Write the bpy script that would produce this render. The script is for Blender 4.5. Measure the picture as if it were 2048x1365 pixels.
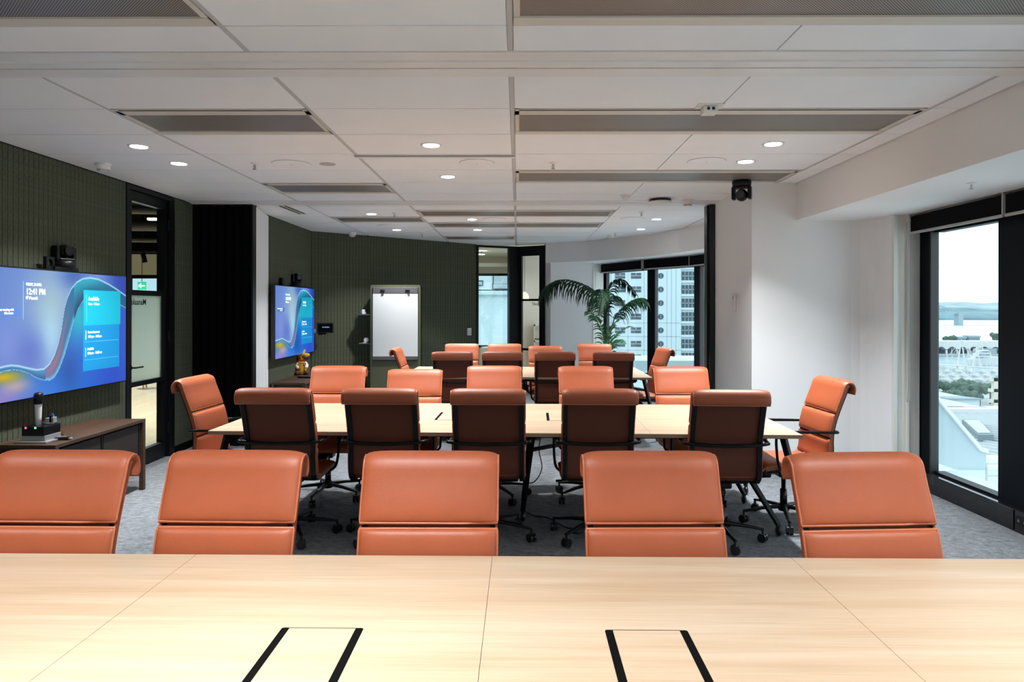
import bpy, bmesh, math, random
from mathutils import Vector, Matrix
random.seed(7)
PI = math.pi
for o in list(bpy.data.objects): bpy.data.objects.remove(o, do_unlink=True)
SC = bpy.context.scene
COL = SC.collection

# ------------------------------------------------------------------ camera
CAMZ, F, CEIL = 1.545, 1390.0, 2.71
cam = bpy.data.cameras.new('camera'); camo = bpy.data.objects.new('camera', cam); COL.objects.link(camo)
camo.matrix_world = Matrix.Translation((0, 0, CAMZ)) @ Matrix.Rotation(0.0086, 4, 'Z') @ Matrix.Rotation(PI/2, 4, 'X') @ Matrix.Rotation(0.0012, 4, 'Z')
cam.sensor_width = 36; cam.lens = 36*F/2048; cam.shift_y = -0.032; cam.clip_end = 9000; cam.clip_start = 0.05
SC.camera = camo
# ------------------------------------------------------------------ exposure, world, lights
SC.view_settings.view_transform = 'Standard'; SC.view_settings.look = 'None'
SC.view_settings.exposure = 0.30; SC.view_settings.gamma = 1.0; SC.view_settings.use_curve_mapping = False
SKY = 2.0
LAMP = 28.0
W = bpy.data.worlds.new('overcast_sky'); SC.world = W; W.use_nodes = True
nt = W.node_tree; nt.nodes.clear()
wo = nt.nodes.new('ShaderNodeOutputWorld'); wb = nt.nodes.new('ShaderNodeBackground'); nt.links.new(wb.outputs[0], wo.inputs[0])
tc = nt.nodes.new('ShaderNodeTexCoord'); sx = nt.nodes.new('ShaderNodeSeparateXYZ'); nt.links.new(tc.outputs['Generated'], sx.inputs[0])
cr = nt.nodes.new('ShaderNodeValToRGB'); nt.links.new(sx.outputs[2], cr.inputs[0])
cr.color_ramp.elements[0].position = 0.0; cr.color_ramp.elements[0].color = (0.88, 0.95, 1, 1)
cr.color_ramp.elements[1].position = 0.5; cr.color_ramp.elements[1].color = (0.93, 0.97, 1, 1)
nt.links.new(cr.outputs[0], wb.inputs[0]); wb.inputs[1].default_value = SKY

# ------------------------------------------------------------------ materials
def newmat(name):
    m = bpy.data.materials.new(name); m.use_nodes = True
    return m, m.node_tree, m.node_tree.nodes['Principled BSDF']
def mat(name, col, rough=0.5, metal=0.0, noise=0.0, nscale=20.0, bump=0.0, bscale=200.0, emit=None, estr=1.0, coat=0.0, spec=None, stretch=None, coords='Object'):
    m, t, b = newmat(name)
    b.inputs['Base Color'].default_value = (*col, 1); b.inputs['Roughness'].default_value = rough; b.inputs['Metallic'].default_value = metal
    if coat: b.inputs['Coat Weight'].default_value = coat; b.inputs['Coat Roughness'].default_value = 0.1
    if spec is not None: b.inputs['Specular IOR Level'].default_value = spec
    if emit: b.inputs['Emission Color'].default_value = (*emit, 1); b.inputs['Emission Strength'].default_value = estr
    if noise or bump:
        tc = t.nodes.new('ShaderNodeTexCoord'); mp = t.nodes.new('ShaderNodeMapping'); t.links.new(tc.outputs[coords], mp.inputs[0])
        if stretch: mp.inputs['Scale'].default_value = stretch
    if noise:
        n = t.nodes.new('ShaderNodeTexNoise'); n.inputs['Scale'].default_value = nscale; n.inputs['Detail'].default_value = 6
        t.links.new(mp.outputs[0], n.inputs['Vector'])
        r = t.nodes.new('ShaderNodeValToRGB'); t.links.new(n.outputs[0], r.inputs[0])
        r.color_ramp.elements[0].position = 0.3; r.color_ramp.elements[1].position = 0.7
        r.color_ramp.elements[0].color = (*[max(0, c*(1-noise)) for c in col], 1)
        r.color_ramp.elements[1].color = (*[min(1, c*(1+noise)) for c in col], 1)
        t.links.new(r.outputs[0], b.inputs['Base Color'])
    if bump:
        n2 = t.nodes.new('ShaderNodeTexNoise'); n2.inputs['Scale'].default_value = bscale; n2.inputs['Detail'].default_value = 4
        t.links.new(mp.outputs[0], n2.inputs['Vector'])
        bu = t.nodes.new('ShaderNodeBump'); bu.inputs['Strength'].default_value = bump; bu.inputs['Distance'].default_value = 0.002
        t.links.new(n2.outputs[0], bu.inputs['Height']); t.links.new(bu.outputs[0], b.inputs['Normal'])
    return m
M = {}
M['leather'] = mat('leather', (0.37, 0.088, 0.032), 0.46, noise=0.06, nscale=6, bump=0.25, bscale=350)
M['piping'] = mat('leather_piping', (0.50, 0.145, 0.062), 0.4)
M['leather_shaded'] = mat('leather_shaded_panel', (0.13, 0.034, 0.017), 0.5, bump=0.2, bscale=350, spec=0.25)  # pad leather darkened, the rear panels' shade put into its colour
M['black'] = mat('black_metal', (0.005, 0.005, 0.006), 0.35, spec=0.22)
M['gloss_black'] = mat('gloss_black', (0.008, 0.008, 0.010), 0.12)
M['matte_black'] = mat('matte_black', (0.002, 0.002, 0.002), 0.9, spec=0.08)
M['rubber'] = mat('castor_plastic', (0.010, 0.010, 0.011), 0.3)
M['chrome'] = mat('chrome', (0.5, 0.5, 0.52), 0.18, metal=1)
M['white_wall'] = mat('white_painted_wall', (0.80, 0.805, 0.81), 0.7, bump=0.05, bscale=120)
M['white_trim'] = mat('offwhite_trim', (0.72, 0.71, 0.66), 0.5)
M['warm_wall'] = mat('warm_grey_painted_wall', (0.62, 0.60, 0.57), 0.7)
M['tile'] = mat('ceiling_tile_white', (0.80, 0.825, 0.86), 0.9, noise=0.015, nscale=3, bump=0.06, bscale=300)
M['tee'] = mat('ceiling_grid_grey', (0.50, 0.50, 0.50), 0.6)
M['track'] = mat('white_track_metal', (0.76, 0.755, 0.75), 0.38, coat=0.1)
M['dark_gap'] = mat('dark_gap', (0.02, 0.018, 0.015), 0.9)
M['grille_frame'] = mat('cream_grille_metal', (0.62, 0.59, 0.53), 0.45)
M['white_plastic'] = mat('white_plastic', (0.74, 0.72, 0.69), 0.4)
M['grey_plastic'] = mat('grey_plastic', (0.42, 0.41, 0.40), 0.5)
M['lens_glow'] = mat('downlight_lens', (1, 1, 1), 0.5, emit=(1, 0.98, 0.95), estr=14)
M['green_wall'] = mat('green_felt', (0.068, 0.076, 0.046), 0.95, noise=0.22, nscale=60, bump=0.5, bscale=250)
M['green_flat'] = mat('green_groove', (0.012, 0.014, 0.010), 0.95)
M['olive'] = mat('olive_panel', (0.052, 0.058, 0.027), 0.7)
M['charcoal'] = mat('charcoal_rail', (0.065, 0.062, 0.068), 0.5)
M['whiteboard'] = mat('whiteboard_surface', (0.50, 0.52, 0.525), 0.3)
M['dark_wood'] = mat('dark_walnut', (0.06, 0.032, 0.018), 0.5, spec=0.3, noise=0.35, nscale=9, stretch=(6, 0.8, 6))
M['dark_door'] = mat('dark_brown_laminate', (0.028, 0.021, 0.020), 0.6, spec=0.25)
M['silver'] = mat('silver_plastic', (0.45, 0.46, 0.47), 0.3, metal=0.6)
M['led_red'] = mat('red_led', (0.8, 0, 0.05), 0.4, emit=(1, 0.05, 0.15), estr=4)
M['led_green'] = mat('green_led', (0, 0.8, 0.2), 0.4, emit=(0.05, 1, 0.3), estr=4)
M['frond'] = mat('palm_leaf_dark', (0.007, 0.026, 0.011), 0.5, spec=0.15, noise=0.4, nscale=5)
M['frond_light'] = mat('palm_leaf_young', (0.05, 0.17, 0.055), 0.4, noise=0.4, nscale=5)
M['stem'] = mat('palm_stem', (0.07, 0.09, 0.03), 0.6)
M['stem_brown'] = mat('palm_trunk_brown', (0.13, 0.06, 0.03), 0.8)
M['soil'] = mat('potting_soil', (0.03, 0.02, 0.015), 0.9, noise=0.4, nscale=60)
M['toy'] = mat('orange_yellow_plush', (0.75, 0.42, 0.04), 0.9)
M['toy_spot'] = mat('brown_plush', (0.12, 0.04, 0.015), 0.9)
M['toy_red'] = mat('red_knit', (0.55, 0.02, 0.03), 0.9)
M['toy_white'] = mat('white_plush', (0.8, 0.8, 0.76), 0.9)
M['blue'] = mat('blue_plastic', (0.03, 0.2, 0.5), 0.4)
M['txt_white'] = mat('screen_text_white', (0.9, 0.95, 1), 0.5, emit=(0.85, 0.95, 1), estr=0.95)
M['txt_blue'] = mat('screen_text_blue', (0.1, 0.4, 0.9), 0.5, emit=(0.15, 0.45, 0.95), estr=0.9)
M['txt_green'] = mat('screen_bar_green', (0.2, 0.8, 0.6), 0.5, emit=(0.25, 0.85, 0.65), estr=0.9)
M['pan_top'] = mat('screen_panel_teal', (0, 0.3, 0.4), 0.5, emit=(0.0, 0.17, 0.26), estr=1)
M['pan_mid'] = mat('screen_panel_blue', (0, 0.2, 0.4), 0.5, emit=(0.0, 0.085, 0.25), estr=1)
M['pan_line'] = mat('screen_rule', (0.1, 0.4, 0.6), 0.5, emit=(0.08, 0.33, 0.58), estr=1)
M['pan_dark'] = mat('screen_caption_navy', (0.05, 0.1, 0.3), 0.5, emit=(0.03, 0.09, 0.24), estr=1)
M['letter'] = mat('dark_green_lettering', (0.02, 0.035, 0.04), 0.6)
M['exit_green'] = mat('exit_sign_green', (0, 0.5, 0.2), 0.5, emit=(0.0, 0.45, 0.22), estr=1.0)
M['exit_white'] = mat('exit_sign_arrow', (1, 1, 1), 0.5, emit=(0.8, 1, 0.85), estr=1.0)
M['lampshade'] = mat('glowing_lampshade', (0.9, 0.8, 0.55), 0.6, emit=(1, 0.83, 0.5), estr=1.0)
M['cream'] = mat('cream_wall', (0.60, 0.58, 0.48), 0.8)
M['blind'] = mat('black_blind_fabric', (0.004, 0.004, 0.005), 0.9, spec=0.1)
M['blind_rail'] = mat('blind_rail_grey', (0.42, 0.41, 0.40), 0.4)
M['mullion'] = mat('navy_black_mullion', (0.003, 0.005, 0.008), 0.4, spec=0.08)
M['mull_edge'] = mat('mullion_edge_grey', (0.022, 0.02, 0.022), 0.4)
M['sill'] = mat('pale_outer_sill', (0.6, 0.7, 0.74), 0.5)
# outside
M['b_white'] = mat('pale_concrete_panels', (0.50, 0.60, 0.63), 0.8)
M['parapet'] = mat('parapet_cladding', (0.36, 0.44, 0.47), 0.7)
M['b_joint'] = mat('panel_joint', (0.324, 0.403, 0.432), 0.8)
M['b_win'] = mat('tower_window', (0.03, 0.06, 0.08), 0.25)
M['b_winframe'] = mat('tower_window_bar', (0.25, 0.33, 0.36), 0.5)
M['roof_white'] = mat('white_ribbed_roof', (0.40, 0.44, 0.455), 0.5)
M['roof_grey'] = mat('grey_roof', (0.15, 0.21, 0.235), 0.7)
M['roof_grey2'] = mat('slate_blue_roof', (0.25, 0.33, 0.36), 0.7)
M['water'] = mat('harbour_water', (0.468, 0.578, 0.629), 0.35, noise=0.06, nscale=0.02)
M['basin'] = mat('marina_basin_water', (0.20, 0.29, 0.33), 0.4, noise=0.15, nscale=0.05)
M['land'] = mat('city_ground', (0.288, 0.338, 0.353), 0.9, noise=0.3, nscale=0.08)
M['hill'] = mat('hazy_wooded_hill', (0.13, 0.23, 0.27), 0.9, noise=0.35, nscale=0.012)  # distance haze mixed into the base colour
M['hill2'] = mat('hazy_far_hill', (0.288, 0.382, 0.418), 0.9, noise=0.2, nscale=0.01)  # farther hills, paler with more haze put into the colour
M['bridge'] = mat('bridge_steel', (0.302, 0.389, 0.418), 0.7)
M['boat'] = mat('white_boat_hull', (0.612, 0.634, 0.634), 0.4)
M['boat_dark'] = mat('boat_glazing', (0.10, 0.17, 0.22), 0.3)
M['tree'] = mat('tree_foliage', (0.06, 0.11, 0.08), 0.9, noise=0.4, nscale=0.4)
M['wharf_glass'] = mat('wharf_glazing', (0.06, 0.11, 0.14), 0.4)
M['brickish'] = mat('pinkish_brick_block', (0.42, 0.32, 0.30), 0.8)

def wood(name, c1, c2, c3, sx=0.35, sy=7.0):
    m, t, b = newmat(name)
    tc = t.nodes.new('ShaderNodeTexCoord'); mp = t.nodes.new('ShaderNodeMapping'); t.links.new(tc.outputs['Object'], mp.inputs[0])
    mp.inputs['Scale'].default_value = (sx, sy, 1)
    n = t.nodes.new('ShaderNodeTexNoise'); n.inputs['Scale'].default_value = 2.2; n.inputs['Detail'].default_value = 8; n.inputs['Roughness'].default_value = 0.6; n.inputs['Distortion'].default_value = 0.6
    t.links.new(mp.outputs[0], n.inputs[0])
    r = t.nodes.new('ShaderNodeValToRGB'); t.links.new(n.outputs[0], r.inputs[0])
    e = r.color_ramp.elements; e[0].position = 0.3; e[0].color = (*c1, 1); e[1].position = 0.68; e[1].color = (*c3, 1)
    k = e.new(0.5); k.color = (*c2, 1)
    # fine grain lines
    mp2 = t.nodes.new('ShaderNodeMapping'); t.links.new(tc.outputs['Object'], mp2.inputs[0]); mp2.inputs['Scale'].default_value = (1.2, 60, 1)
    n2 = t.nodes.new('ShaderNodeTexNoise'); n2.inputs['Scale'].default_value = 3; n2.inputs['Detail'].default_value = 3; t.links.new(mp2.outputs[0], n2.inputs[0])
    mx = t.nodes.new('ShaderNodeMixRGB'); mx.blend_type = 'OVERLAY'; mx.inputs[0].default_value = 0.16
    t.links.new(r.outputs[0], mx.inputs[1]); t.links.new(n2.outputs[0], mx.inputs[2])
    # knots
    mp3 = t.nodes.new('ShaderNodeMapping'); t.links.new(tc.outputs['Object'], mp3.inputs[0]); mp3.inputs['Scale'].default_value = (1.7, 5.5, 1)
    v = t.nodes.new('ShaderNodeTexVoronoi'); v.inputs['Scale'].default_value = 1.0; t.links.new(mp3.outputs[0], v.inputs[0])
    r2 = t.nodes.new('ShaderNodeValToRGB'); t.links.new(v.outputs['Distance'], r2.inputs[0])
    r2.color_ramp.elements[0].position = 0.0; r2.color_ramp.elements[0].color = (0.62, 0.48, 0.36, 1); r2.color_ramp.elements[1].position = 0.085; r2.color_ramp.elements[1].color = (1, 1, 1, 1)
    mx2 = t.nodes.new('ShaderNodeMixRGB'); mx2.blend_type = 'MULTIPLY'; mx2.inputs[0].default_value = 0.45
    t.links.new(mx.outputs[0], mx2.inputs[1]); t.links.new(r2.outputs[0], mx2.inputs[2])
    t.links.new(mx2.outputs[0], b.inputs['Base Color']); b.inputs['Roughness'].default_value = 0.42; b.inputs['Specular IOR Level'].default_value = 0.3
    return m
M['oak'] = wood('light_oak', (0.42, 0.295, 0.187), (0.475, 0.352, 0.238), (0.515, 0.405, 0.293))
M['oak_edge'] = mat('oak_edge_band', (0.31, 0.19, 0.115), 0.5)
M['floorboards'] = wood('pale_floorboards', (0.33, 0.275, 0.18), (0.38, 0.32, 0.22), (0.42, 0.36, 0.26), 4.0, 0.5)

def carpet():
    m, t, b = newmat('grey_carpet')
    tc = t.nodes.new('ShaderNodeTexCoord'); mp = t.nodes.new('ShaderNodeMapping'); t.links.new(tc.outputs['Object'], mp.inputs[0]); mp.inputs['Scale'].default_value = (0.9, 1.3, 1); mp.inputs['Rotation'].default_value = (0, 0, 0.5)
    n = t.nodes.new('ShaderNodeTexNoise'); n.inputs['Scale'].default_value = 16; n.inputs['Detail'].default_value = 12; n.inputs['Roughness'].default_value = 0.85; t.links.new(mp.outputs[0], n.inputs[0])
    r = t.nodes.new('ShaderNodeValToRGB'); t.links.new(n.outputs[0], r.inputs[0]); e = r.color_ramp.elements
    e[0].position = 0.33; e[0].color = (0.075, 0.082, 0.092, 1); e[1].position = 0.66; e[1].color = (0.31, 0.33, 0.35, 1)
    n2 = t.nodes.new('ShaderNodeTexNoise'); n2.inputs['Scale'].default_value = 160; n2.inputs['Detail'].default_value = 3; t.links.new(tc.outputs['Object'], n2.inputs[0])
    mx = t.nodes.new('ShaderNodeMixRGB'); mx.blend_type = 'OVERLAY'; mx.inputs[0].default_value = 0.7; t.links.new(r.outputs[0], mx.inputs[1]); t.links.new(n2.outputs[0], mx.inputs[2])
    t.links.new(mx.outputs[0], b.inputs['Base Color']); b.inputs['Roughness'].default_value = 1.0; b.inputs['Specular IOR Level'].default_value = 0.1
    bu = t.nodes.new('ShaderNodeBump'); bu.inputs['Strength'].default_value = 0.6; bu.inputs['Distance'].default_value = 0.004
    t.links.new(n2.outputs[0], bu.inputs['Height']); t.links.new(bu.outputs[0], b.inputs['Normal'])
    return m
M['carpet'] = carpet()

def perforated():
    m, t, b = newmat('perforated_metal')
    tc = t.nodes.new('ShaderNodeTexCoord'); sp = t.nodes.new('ShaderNodeSeparateXYZ'); t.links.new(tc.outputs['Object'], sp.inputs[0])
    def mth(op, a, bb=None):
        n = t.nodes.new('ShaderNodeMath'); n.operation = op
        if isinstance(a, (int, float)): n.inputs[0].default_value = a
        else: t.links.new(a, n.inputs[0])
        if bb is not None:
            if isinstance(bb, (int, float)): n.inputs[1].default_value = bb
            else: t.links.new(bb, n.inputs[1])
        return n.outputs[0]
    K = 2*PI/0.0125
    s = mth('SINE', mth('MULTIPLY', sp.outputs[0], K)); c = mth('SINE', mth('MULTIPLY', sp.outputs[1], K))
    d = mth('MULTIPLY', s, c)
    r = t.nodes.new('ShaderNodeValToRGB'); t.links.new(mth('ADD', mth('MULTIPLY', d, 0.5), 0.5), r.inputs[0])
    r.color_ramp.elements[0].position = 0.45; r.color_ramp.elements[0].color = (0.055, 0.045, 0.04, 1)
    r.color_ramp.elements[1].position = 0.62; r.color_ramp.elements[1].color = (0.40, 0.36, 0.33, 1)
    t.links.new(r.outputs[0], b.inputs['Base Color']); b.inputs['Roughness'].default_value = 0.4; b.inputs['Metallic'].default_value = 0.2
    return m
M['perf'] = perforated()

def glass(name, tint, refl=0.06, diff=None, dcol=(0.6, 0.7, 0.68), rough=0.0):
    m = bpy.data.materials.new(name); m.use_nodes = True; t = m.node_tree; t.nodes.clear()
    o = t.nodes.new('ShaderNodeOutputMaterial'); tr = t.nodes.new('ShaderNodeBsdfTransparent'); tr.inputs[0].default_value = (*tint, 1)
    gl = t.nodes.new('ShaderNodeBsdfGlossy'); gl.inputs['Roughness'].default_value = rough
    lw = t.nodes.new('ShaderNodeFresnel'); ge = t.nodes.new('ShaderNodeNewGeometry'); mr = t.nodes.new('ShaderNodeMapRange'); mr.inputs['To Min'].default_value = 1.45; mr.inputs['To Max'].default_value = 1/1.45
    t.links.new(ge.outputs['Backfacing'], mr.inputs['Value']); t.links.new(mr.outputs[0], lw.inputs[0])
    mx = t.nodes.new('ShaderNodeMixShader'); t.links.new(lw.outputs[0], mx.inputs[0])
    base = tr.outputs[0]
    if diff:
        tl = t.nodes.new('ShaderNodeBsdfTranslucent'); tl.inputs[0].default_value = (*dcol, 1)
        df = t.nodes.new('ShaderNodeBsdfDiffuse'); df.inputs[0].default_value = (*dcol, 1)
        m0 = t.nodes.new('ShaderNodeMixShader'); m0.inputs[0].default_value = 0.12; t.links.new(tl.outputs[0], m0.inputs[1]); t.links.new(df.outputs[0], m0.inputs[2])
        m1 = t.nodes.new('ShaderNodeMixShader'); m1.inputs[0].default_value = diff
        t.links.new(tr.outputs[0], m1.inputs[1]); t.links.new(m0.outputs[0], m1.inputs[2]); base = m1.outputs[0]
    t.links.new(base, mx.inputs[1]); t.links.new(gl.outputs[0], mx.inputs[2]); t.links.new(mx.outputs[0], o.inputs[0])
    return m
M['glass'] = glass('window_glass', (0.88, 0.96, 0.98))
M['glass_in'] = glass('partition_glass', (0.9, 0.93, 0.92))
M['reeded'] = glass('reeded_glass', (0.85, 0.92, 0.90), diff=0.6, dcol=(0.74, 0.86, 0.83), rough=0.25)

# ------------------------------------------------------------------ mesh helpers
def tagp(o, label=None, cat=None, group=None, kind=None):
    if label: o['label'] = label
    if cat: o['category'] = cat
    if group: o['group'] = group
    if kind: o['kind'] = kind
    return o
def obj(name, bm, m, parent=None, smooth=False, loc=None, rot=None, bev=0, **kw):
    me = bpy.data.meshes.new(name)
    if isinstance(bm, bpy.types.Mesh): me = bm
    else:
        bm.normal_update(); bm.to_mesh(me); bm.free()
        me.materials.append(M[m] if isinstance(m, str) else m)
        if smooth:
            for p in me.polygons: p.use_smooth = True
    o = bpy.data.objects.new(name, me); COL.objects.link(o)
    if parent: o.parent = parent
    if loc is not None: o.location = loc
    if rot is not None: o.rotation_euler = rot
    if bev:
        b = o.modifiers.new('bevel', 'BEVEL'); b.width = bev; b.segments = 2; b.limit_method = 'ANGLE'
    return tagp(o, **kw)
def empty(name, loc, rz=0, **kw):
    o = bpy.data.objects.new(name, None); COL.objects.link(o); o.location = loc; o.rotation_euler = (0, 0, rz); o.empty_display_size = 0.1
    return tagp(o, **kw)
def B(*boxes):
    bm = bmesh.new()
    for b in boxes: box(bm, *b)
    return bm
def box(bm, x0, x1, y0, y1, z0, z1, mtx=None):
    r = bmesh.ops.create_cube(bm, size=1)
    T = Matrix.Translation(((x0+x1)/2, (y0+y1)/2, (z0+z1)/2)) @ Matrix.Diagonal((abs(x1-x0), abs(y1-y0), abs(z1-z0), 1))
    if mtx is not None: T = mtx @ T
    bmesh.ops.transform(bm, matrix=T, verts=r['verts']); return bm
def prism(poly, z0, z1, bm=None):
    bm = bm or bmesh.new()
    a = [bm.verts.new((x, y, z0)) for x, y in poly]; b = [bm.verts.new((x, y, z1)) for x, y in poly]
    n = len(poly); bm.faces.new(a[::-1]); bm.faces.new(b)
    for i in range(n): bm.faces.new((a[i], a[(i+1) % n], b[(i+1) % n], b[i]))
    bmesh.ops.recalc_face_normals(bm, faces=bm.faces); return bm
def cyl(bm, c, r, h, axis='Z', n=20, r2=None):
    q = bmesh.ops.create_cone(bm, cap_ends=True, segments=n, radius1=r, radius2=r if r2 is None else r2, depth=h)
    R = {'Z': Matrix.Identity(4), 'X': Matrix.Rotation(PI/2, 4, 'Y'), 'Y': Matrix.Rotation(-PI/2, 4, 'X')}[axis]
    bmesh.ops.transform(bm, matrix=Matrix.Translation(c) @ R, verts=q['verts']); return bm
def sphere(bm, c, r, s=(1, 1, 1), n=16):
    q = bmesh.ops.create_uvsphere(bm, u_segments=n, v_segments=max(6, n//2), radius=r)
    bmesh.ops.transform(bm, matrix=Matrix.Translation(c) @ Matrix.Diagonal((*s, 1)), verts=q['verts']); return bm
def tube(bm, pts, r, n=8, closed=False, flat=1.0):
    pts = [Vector(p) for p in pts]; L = len(pts); rings = []
    up = None
    for i, p in enumerate(pts):
        if closed: d = (pts[(i+1) % L]-pts[i-1]).normalized()
        else: d = (pts[min(i+1, L-1)]-pts[max(i-1, 0)]).normalized()
        if up is None:
            up = Vector((0, 0, 1)) if abs(d.z) < 0.9 else Vector((1, 0, 0))
        a = d.cross(up); 
        if a.length < 1e-5: a = d.cross(Vector((0, 1, 0)))
        a.normalize(); up = a.cross(d).normalized()
        rr = r[i] if isinstance(r, (list, tuple)) else r
        rings.append([bm.verts.new(p + a*math.cos(2*PI*k/n)*rr + up*math.sin(2*PI*k/n)*rr*flat) for k in range(n)])
    for i in range(L if closed else L-1):
        A, Bq = rings[i], rings[(i+1) % L]
        for k in range(n): bm.faces.new((A[k], A[(k+1) % n], Bq[(k+1) % n], Bq[k]))
    if not closed: bm.faces.new(rings[0][::-1]); bm.faces.new(rings[-1])
    return bm
def smooth_pts(P, k=6):
    P = [Vector(p) for p in P]; out = []
    for i in range(len(P)-1):
        p0, p1, p2, p3 = P[max(i-1, 0)], P[i], P[i+1], P[min(i+2, len(P)-1)]
        for j in range(k):
            t = j/k; out.append(0.5*((2*p1)+(-p0+p2)*t+(2*p0-5*p1+4*p2-p3)*t*t+(-p0+3*p1-3*p2+p3)*t**3))
    out.append(P[-1]); return out
def lathe(bm, prof, c=(0, 0, 0), n=24):
    rings = []
    for r, z in prof: rings.append([bm.verts.new((c[0]+r*math.cos(2*PI*k/n), c[1]+r*math.sin(2*PI*k/n), c[2]+z)) for k in range(n)])
    for i in range(len(rings)-1):
        for k in range(n): bm.faces.new((rings[i][k], rings[i][(k+1) % n], rings[i+1][(k+1) % n], rings[i+1][k]))
    bm.faces.new(rings[0][::-1]); bm.faces.new(rings[-1]); return bm
def ray(u, v):
    a = (u-1024)/F; b = (617-v)/F
    d = Vector((a - b*0.0012*-1, 1, b)); c, s = math.cos(0.0086), math.sin(0.0086)
    return Vector((d.x*c - d.y*s, d.x*s + d.y*c, d.z))
def at(u, v, Y):
    d = ray(u, v + 0.0012*(1024-u)); return Vector((d.x*Y/d.y, Y, CAMZ + d.z*Y/d.y))
def structure(name, bm, m, **kw): return obj(name, bm, m, kind='structure', **kw)
def copy_tree(o, parent=None):
    c = o.copy(); COL.objects.link(c)
    if parent: c.parent = parent
    for ch in list(o.children): copy_tree(ch, c)
    return c
def text(name, s, size, loc, rot, m, parent=None, align='LEFT', ext=0.0004, width=1.0, bold=0.0):
    cu = bpy.data.curves.new(name, 'FONT'); cu.body = s; cu.size = size; cu.extrude = ext; cu.align_x = align; cu.offset = bold
    cu.materials.append(M[m]); tmp = bpy.data.objects.new('tmp', cu); COL.objects.link(tmp); bpy.context.view_layer.update()
    me = bpy.data.meshes.new_from_object(tmp.evaluated_get(bpy.context.evaluated_depsgraph_get())); bpy.data.objects.remove(tmp, do_unlink=True)
    o = bpy.data.objects.new(name, me); COL.objects.link(o); o.parent = parent
    o.location = loc; o.rotation_euler = rot; o.scale = (width, 1, 1); return o

# ------------------------------------------------------------------ room shell
FAC = [(3.55, 6.10), (3.50, 8.10), (3.13, 9.62), (2.77, 10.82), (2.21, 11.72), (1.62, 13.0)]     # glass line of the curved facade
slab = [(-3.9, -4.1), (3.72, -4.1), (3.72, 6.1), (3.62, 8.2), (3.25, 9.7), (2.88, 10.9), (2.32, 11.8), (1.72, 13.1), (1.6, 17.7), (-3.9, 17.7)]
structure('floor', prism([(-3.75, -4.1), (3.60, -4.1), (3.60, 6.1), (3.56, 8.2), (3.20, 9.7), (2.83, 10.87), (2.28, 11.78), (1.68, 13.1), (0.6, 13.1), (0.03, 13.11), (-0.78, 12.71), (-3.2, 10.5), (-3.75, 8.0)], -0.2, 0), 'carpet')
structure('floor', prism([(-11, 3), (-3.76, 3), (-3.76, 8.05), (-3.25, 10.5), (-0.80, 12.76), (0.03, 13.16), (1.7, 13.15), (1.6, 17.7), (-11, 17.7)], -0.2, 0), 'floorboards')
structure('ceiling_slab', prism([(-11, -4.1)] + slab[1:-1] + [(-11, 17.7)], 3.5, 3.7), 'matte_black')
structure('wall_rear', B((-3.7, 3.72, -4.2, -4.0, 0, 3.5)), 'white_wall')

# ceiling grid and tiles
ceil = structure('ceiling', prism([(-3.75, -4.1), (2.7, -4.1), (2.7, 6.5), (2.3, 6.5), (2.3, 7.9), (3.0, 9.0), (2.62, 10.2), (2.2, 11.3), (1.4, 12.5), (0.55, 12.76), (0.0, 13.02), (-0.78, 12.7), (-3.2, 10.5), (-3.2, 8.75), (-3.75, 7.9)], CEIL+0.014, CEIL+0.04), 'tee')
def clip(poly, planes):
    for (a, b, c) in planes:                       # keep a*x+b*y<=c
        out = []
        for i in range(len(poly)):
            p, q = poly[i], poly[(i+1) % len(poly)]
            dp, dq = a*p[0]+b*p[1]-c, a*q[0]+b*q[1]-c
            if dp <= 0: out.append(p)
            if dp*dq < 0:
                t = dp/(dp-dq); out.append((p[0]+t*(q[0]-p[0]), p[1]+t*(q[1]-p[1])))
        poly = out
        if len(poly) < 3: return []
    return poly
def halfplane(p, q, inside):
    a, b = q[1]-p[1], -(q[0]-p[0]); c = a*p[0]+b*p[1]
    if a*inside[0]+b*inside[1] > c: a, b, c = -a, -b, -c
    return (a, b, c)
INS = (0, 9)
back_planes = [halfplane(p, q, INS) for p, q in [((-3.13, 10.5), (-0.76, 12.66)), ((-0.76, 12.66), (0.02, 13.06)), ((0.02, 13.06), (0.50, 12.76)), ((1.22, 12.1), (2.07, 10.95)), ((0.59, 12.46), (1.22, 12.1)), ((2.07, 10.95), (2.70, 9.2)), ((-3.13, 8.7), (-3.13, 10.5))]]
front_planes = []
xs = [-3.62, -2.41, -1.23, -0.035, 1.165, 2.395, 2.59]
xs_back = [-3.62, -2.41, -1.23, -0.035, 1.165, 2.395, 3.4]
TRK1, TRK2 = (3.146, 3.49), (7.53, 7.87)
rows = [2.86-0.6*k for k in range(12)][::-1]
ys_front = rows + [TRK1[0]]
ys_mid = [TRK1[1], 4.05, 4.65, 5.25, 5.85, 6.45, 7.05, TRK2[0]]
ys_back = [TRK2[1], 8.23, 8.83, 9.43, 10.03, 10.63, 11.23, 11.83, 12.43, 13.03]
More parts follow.
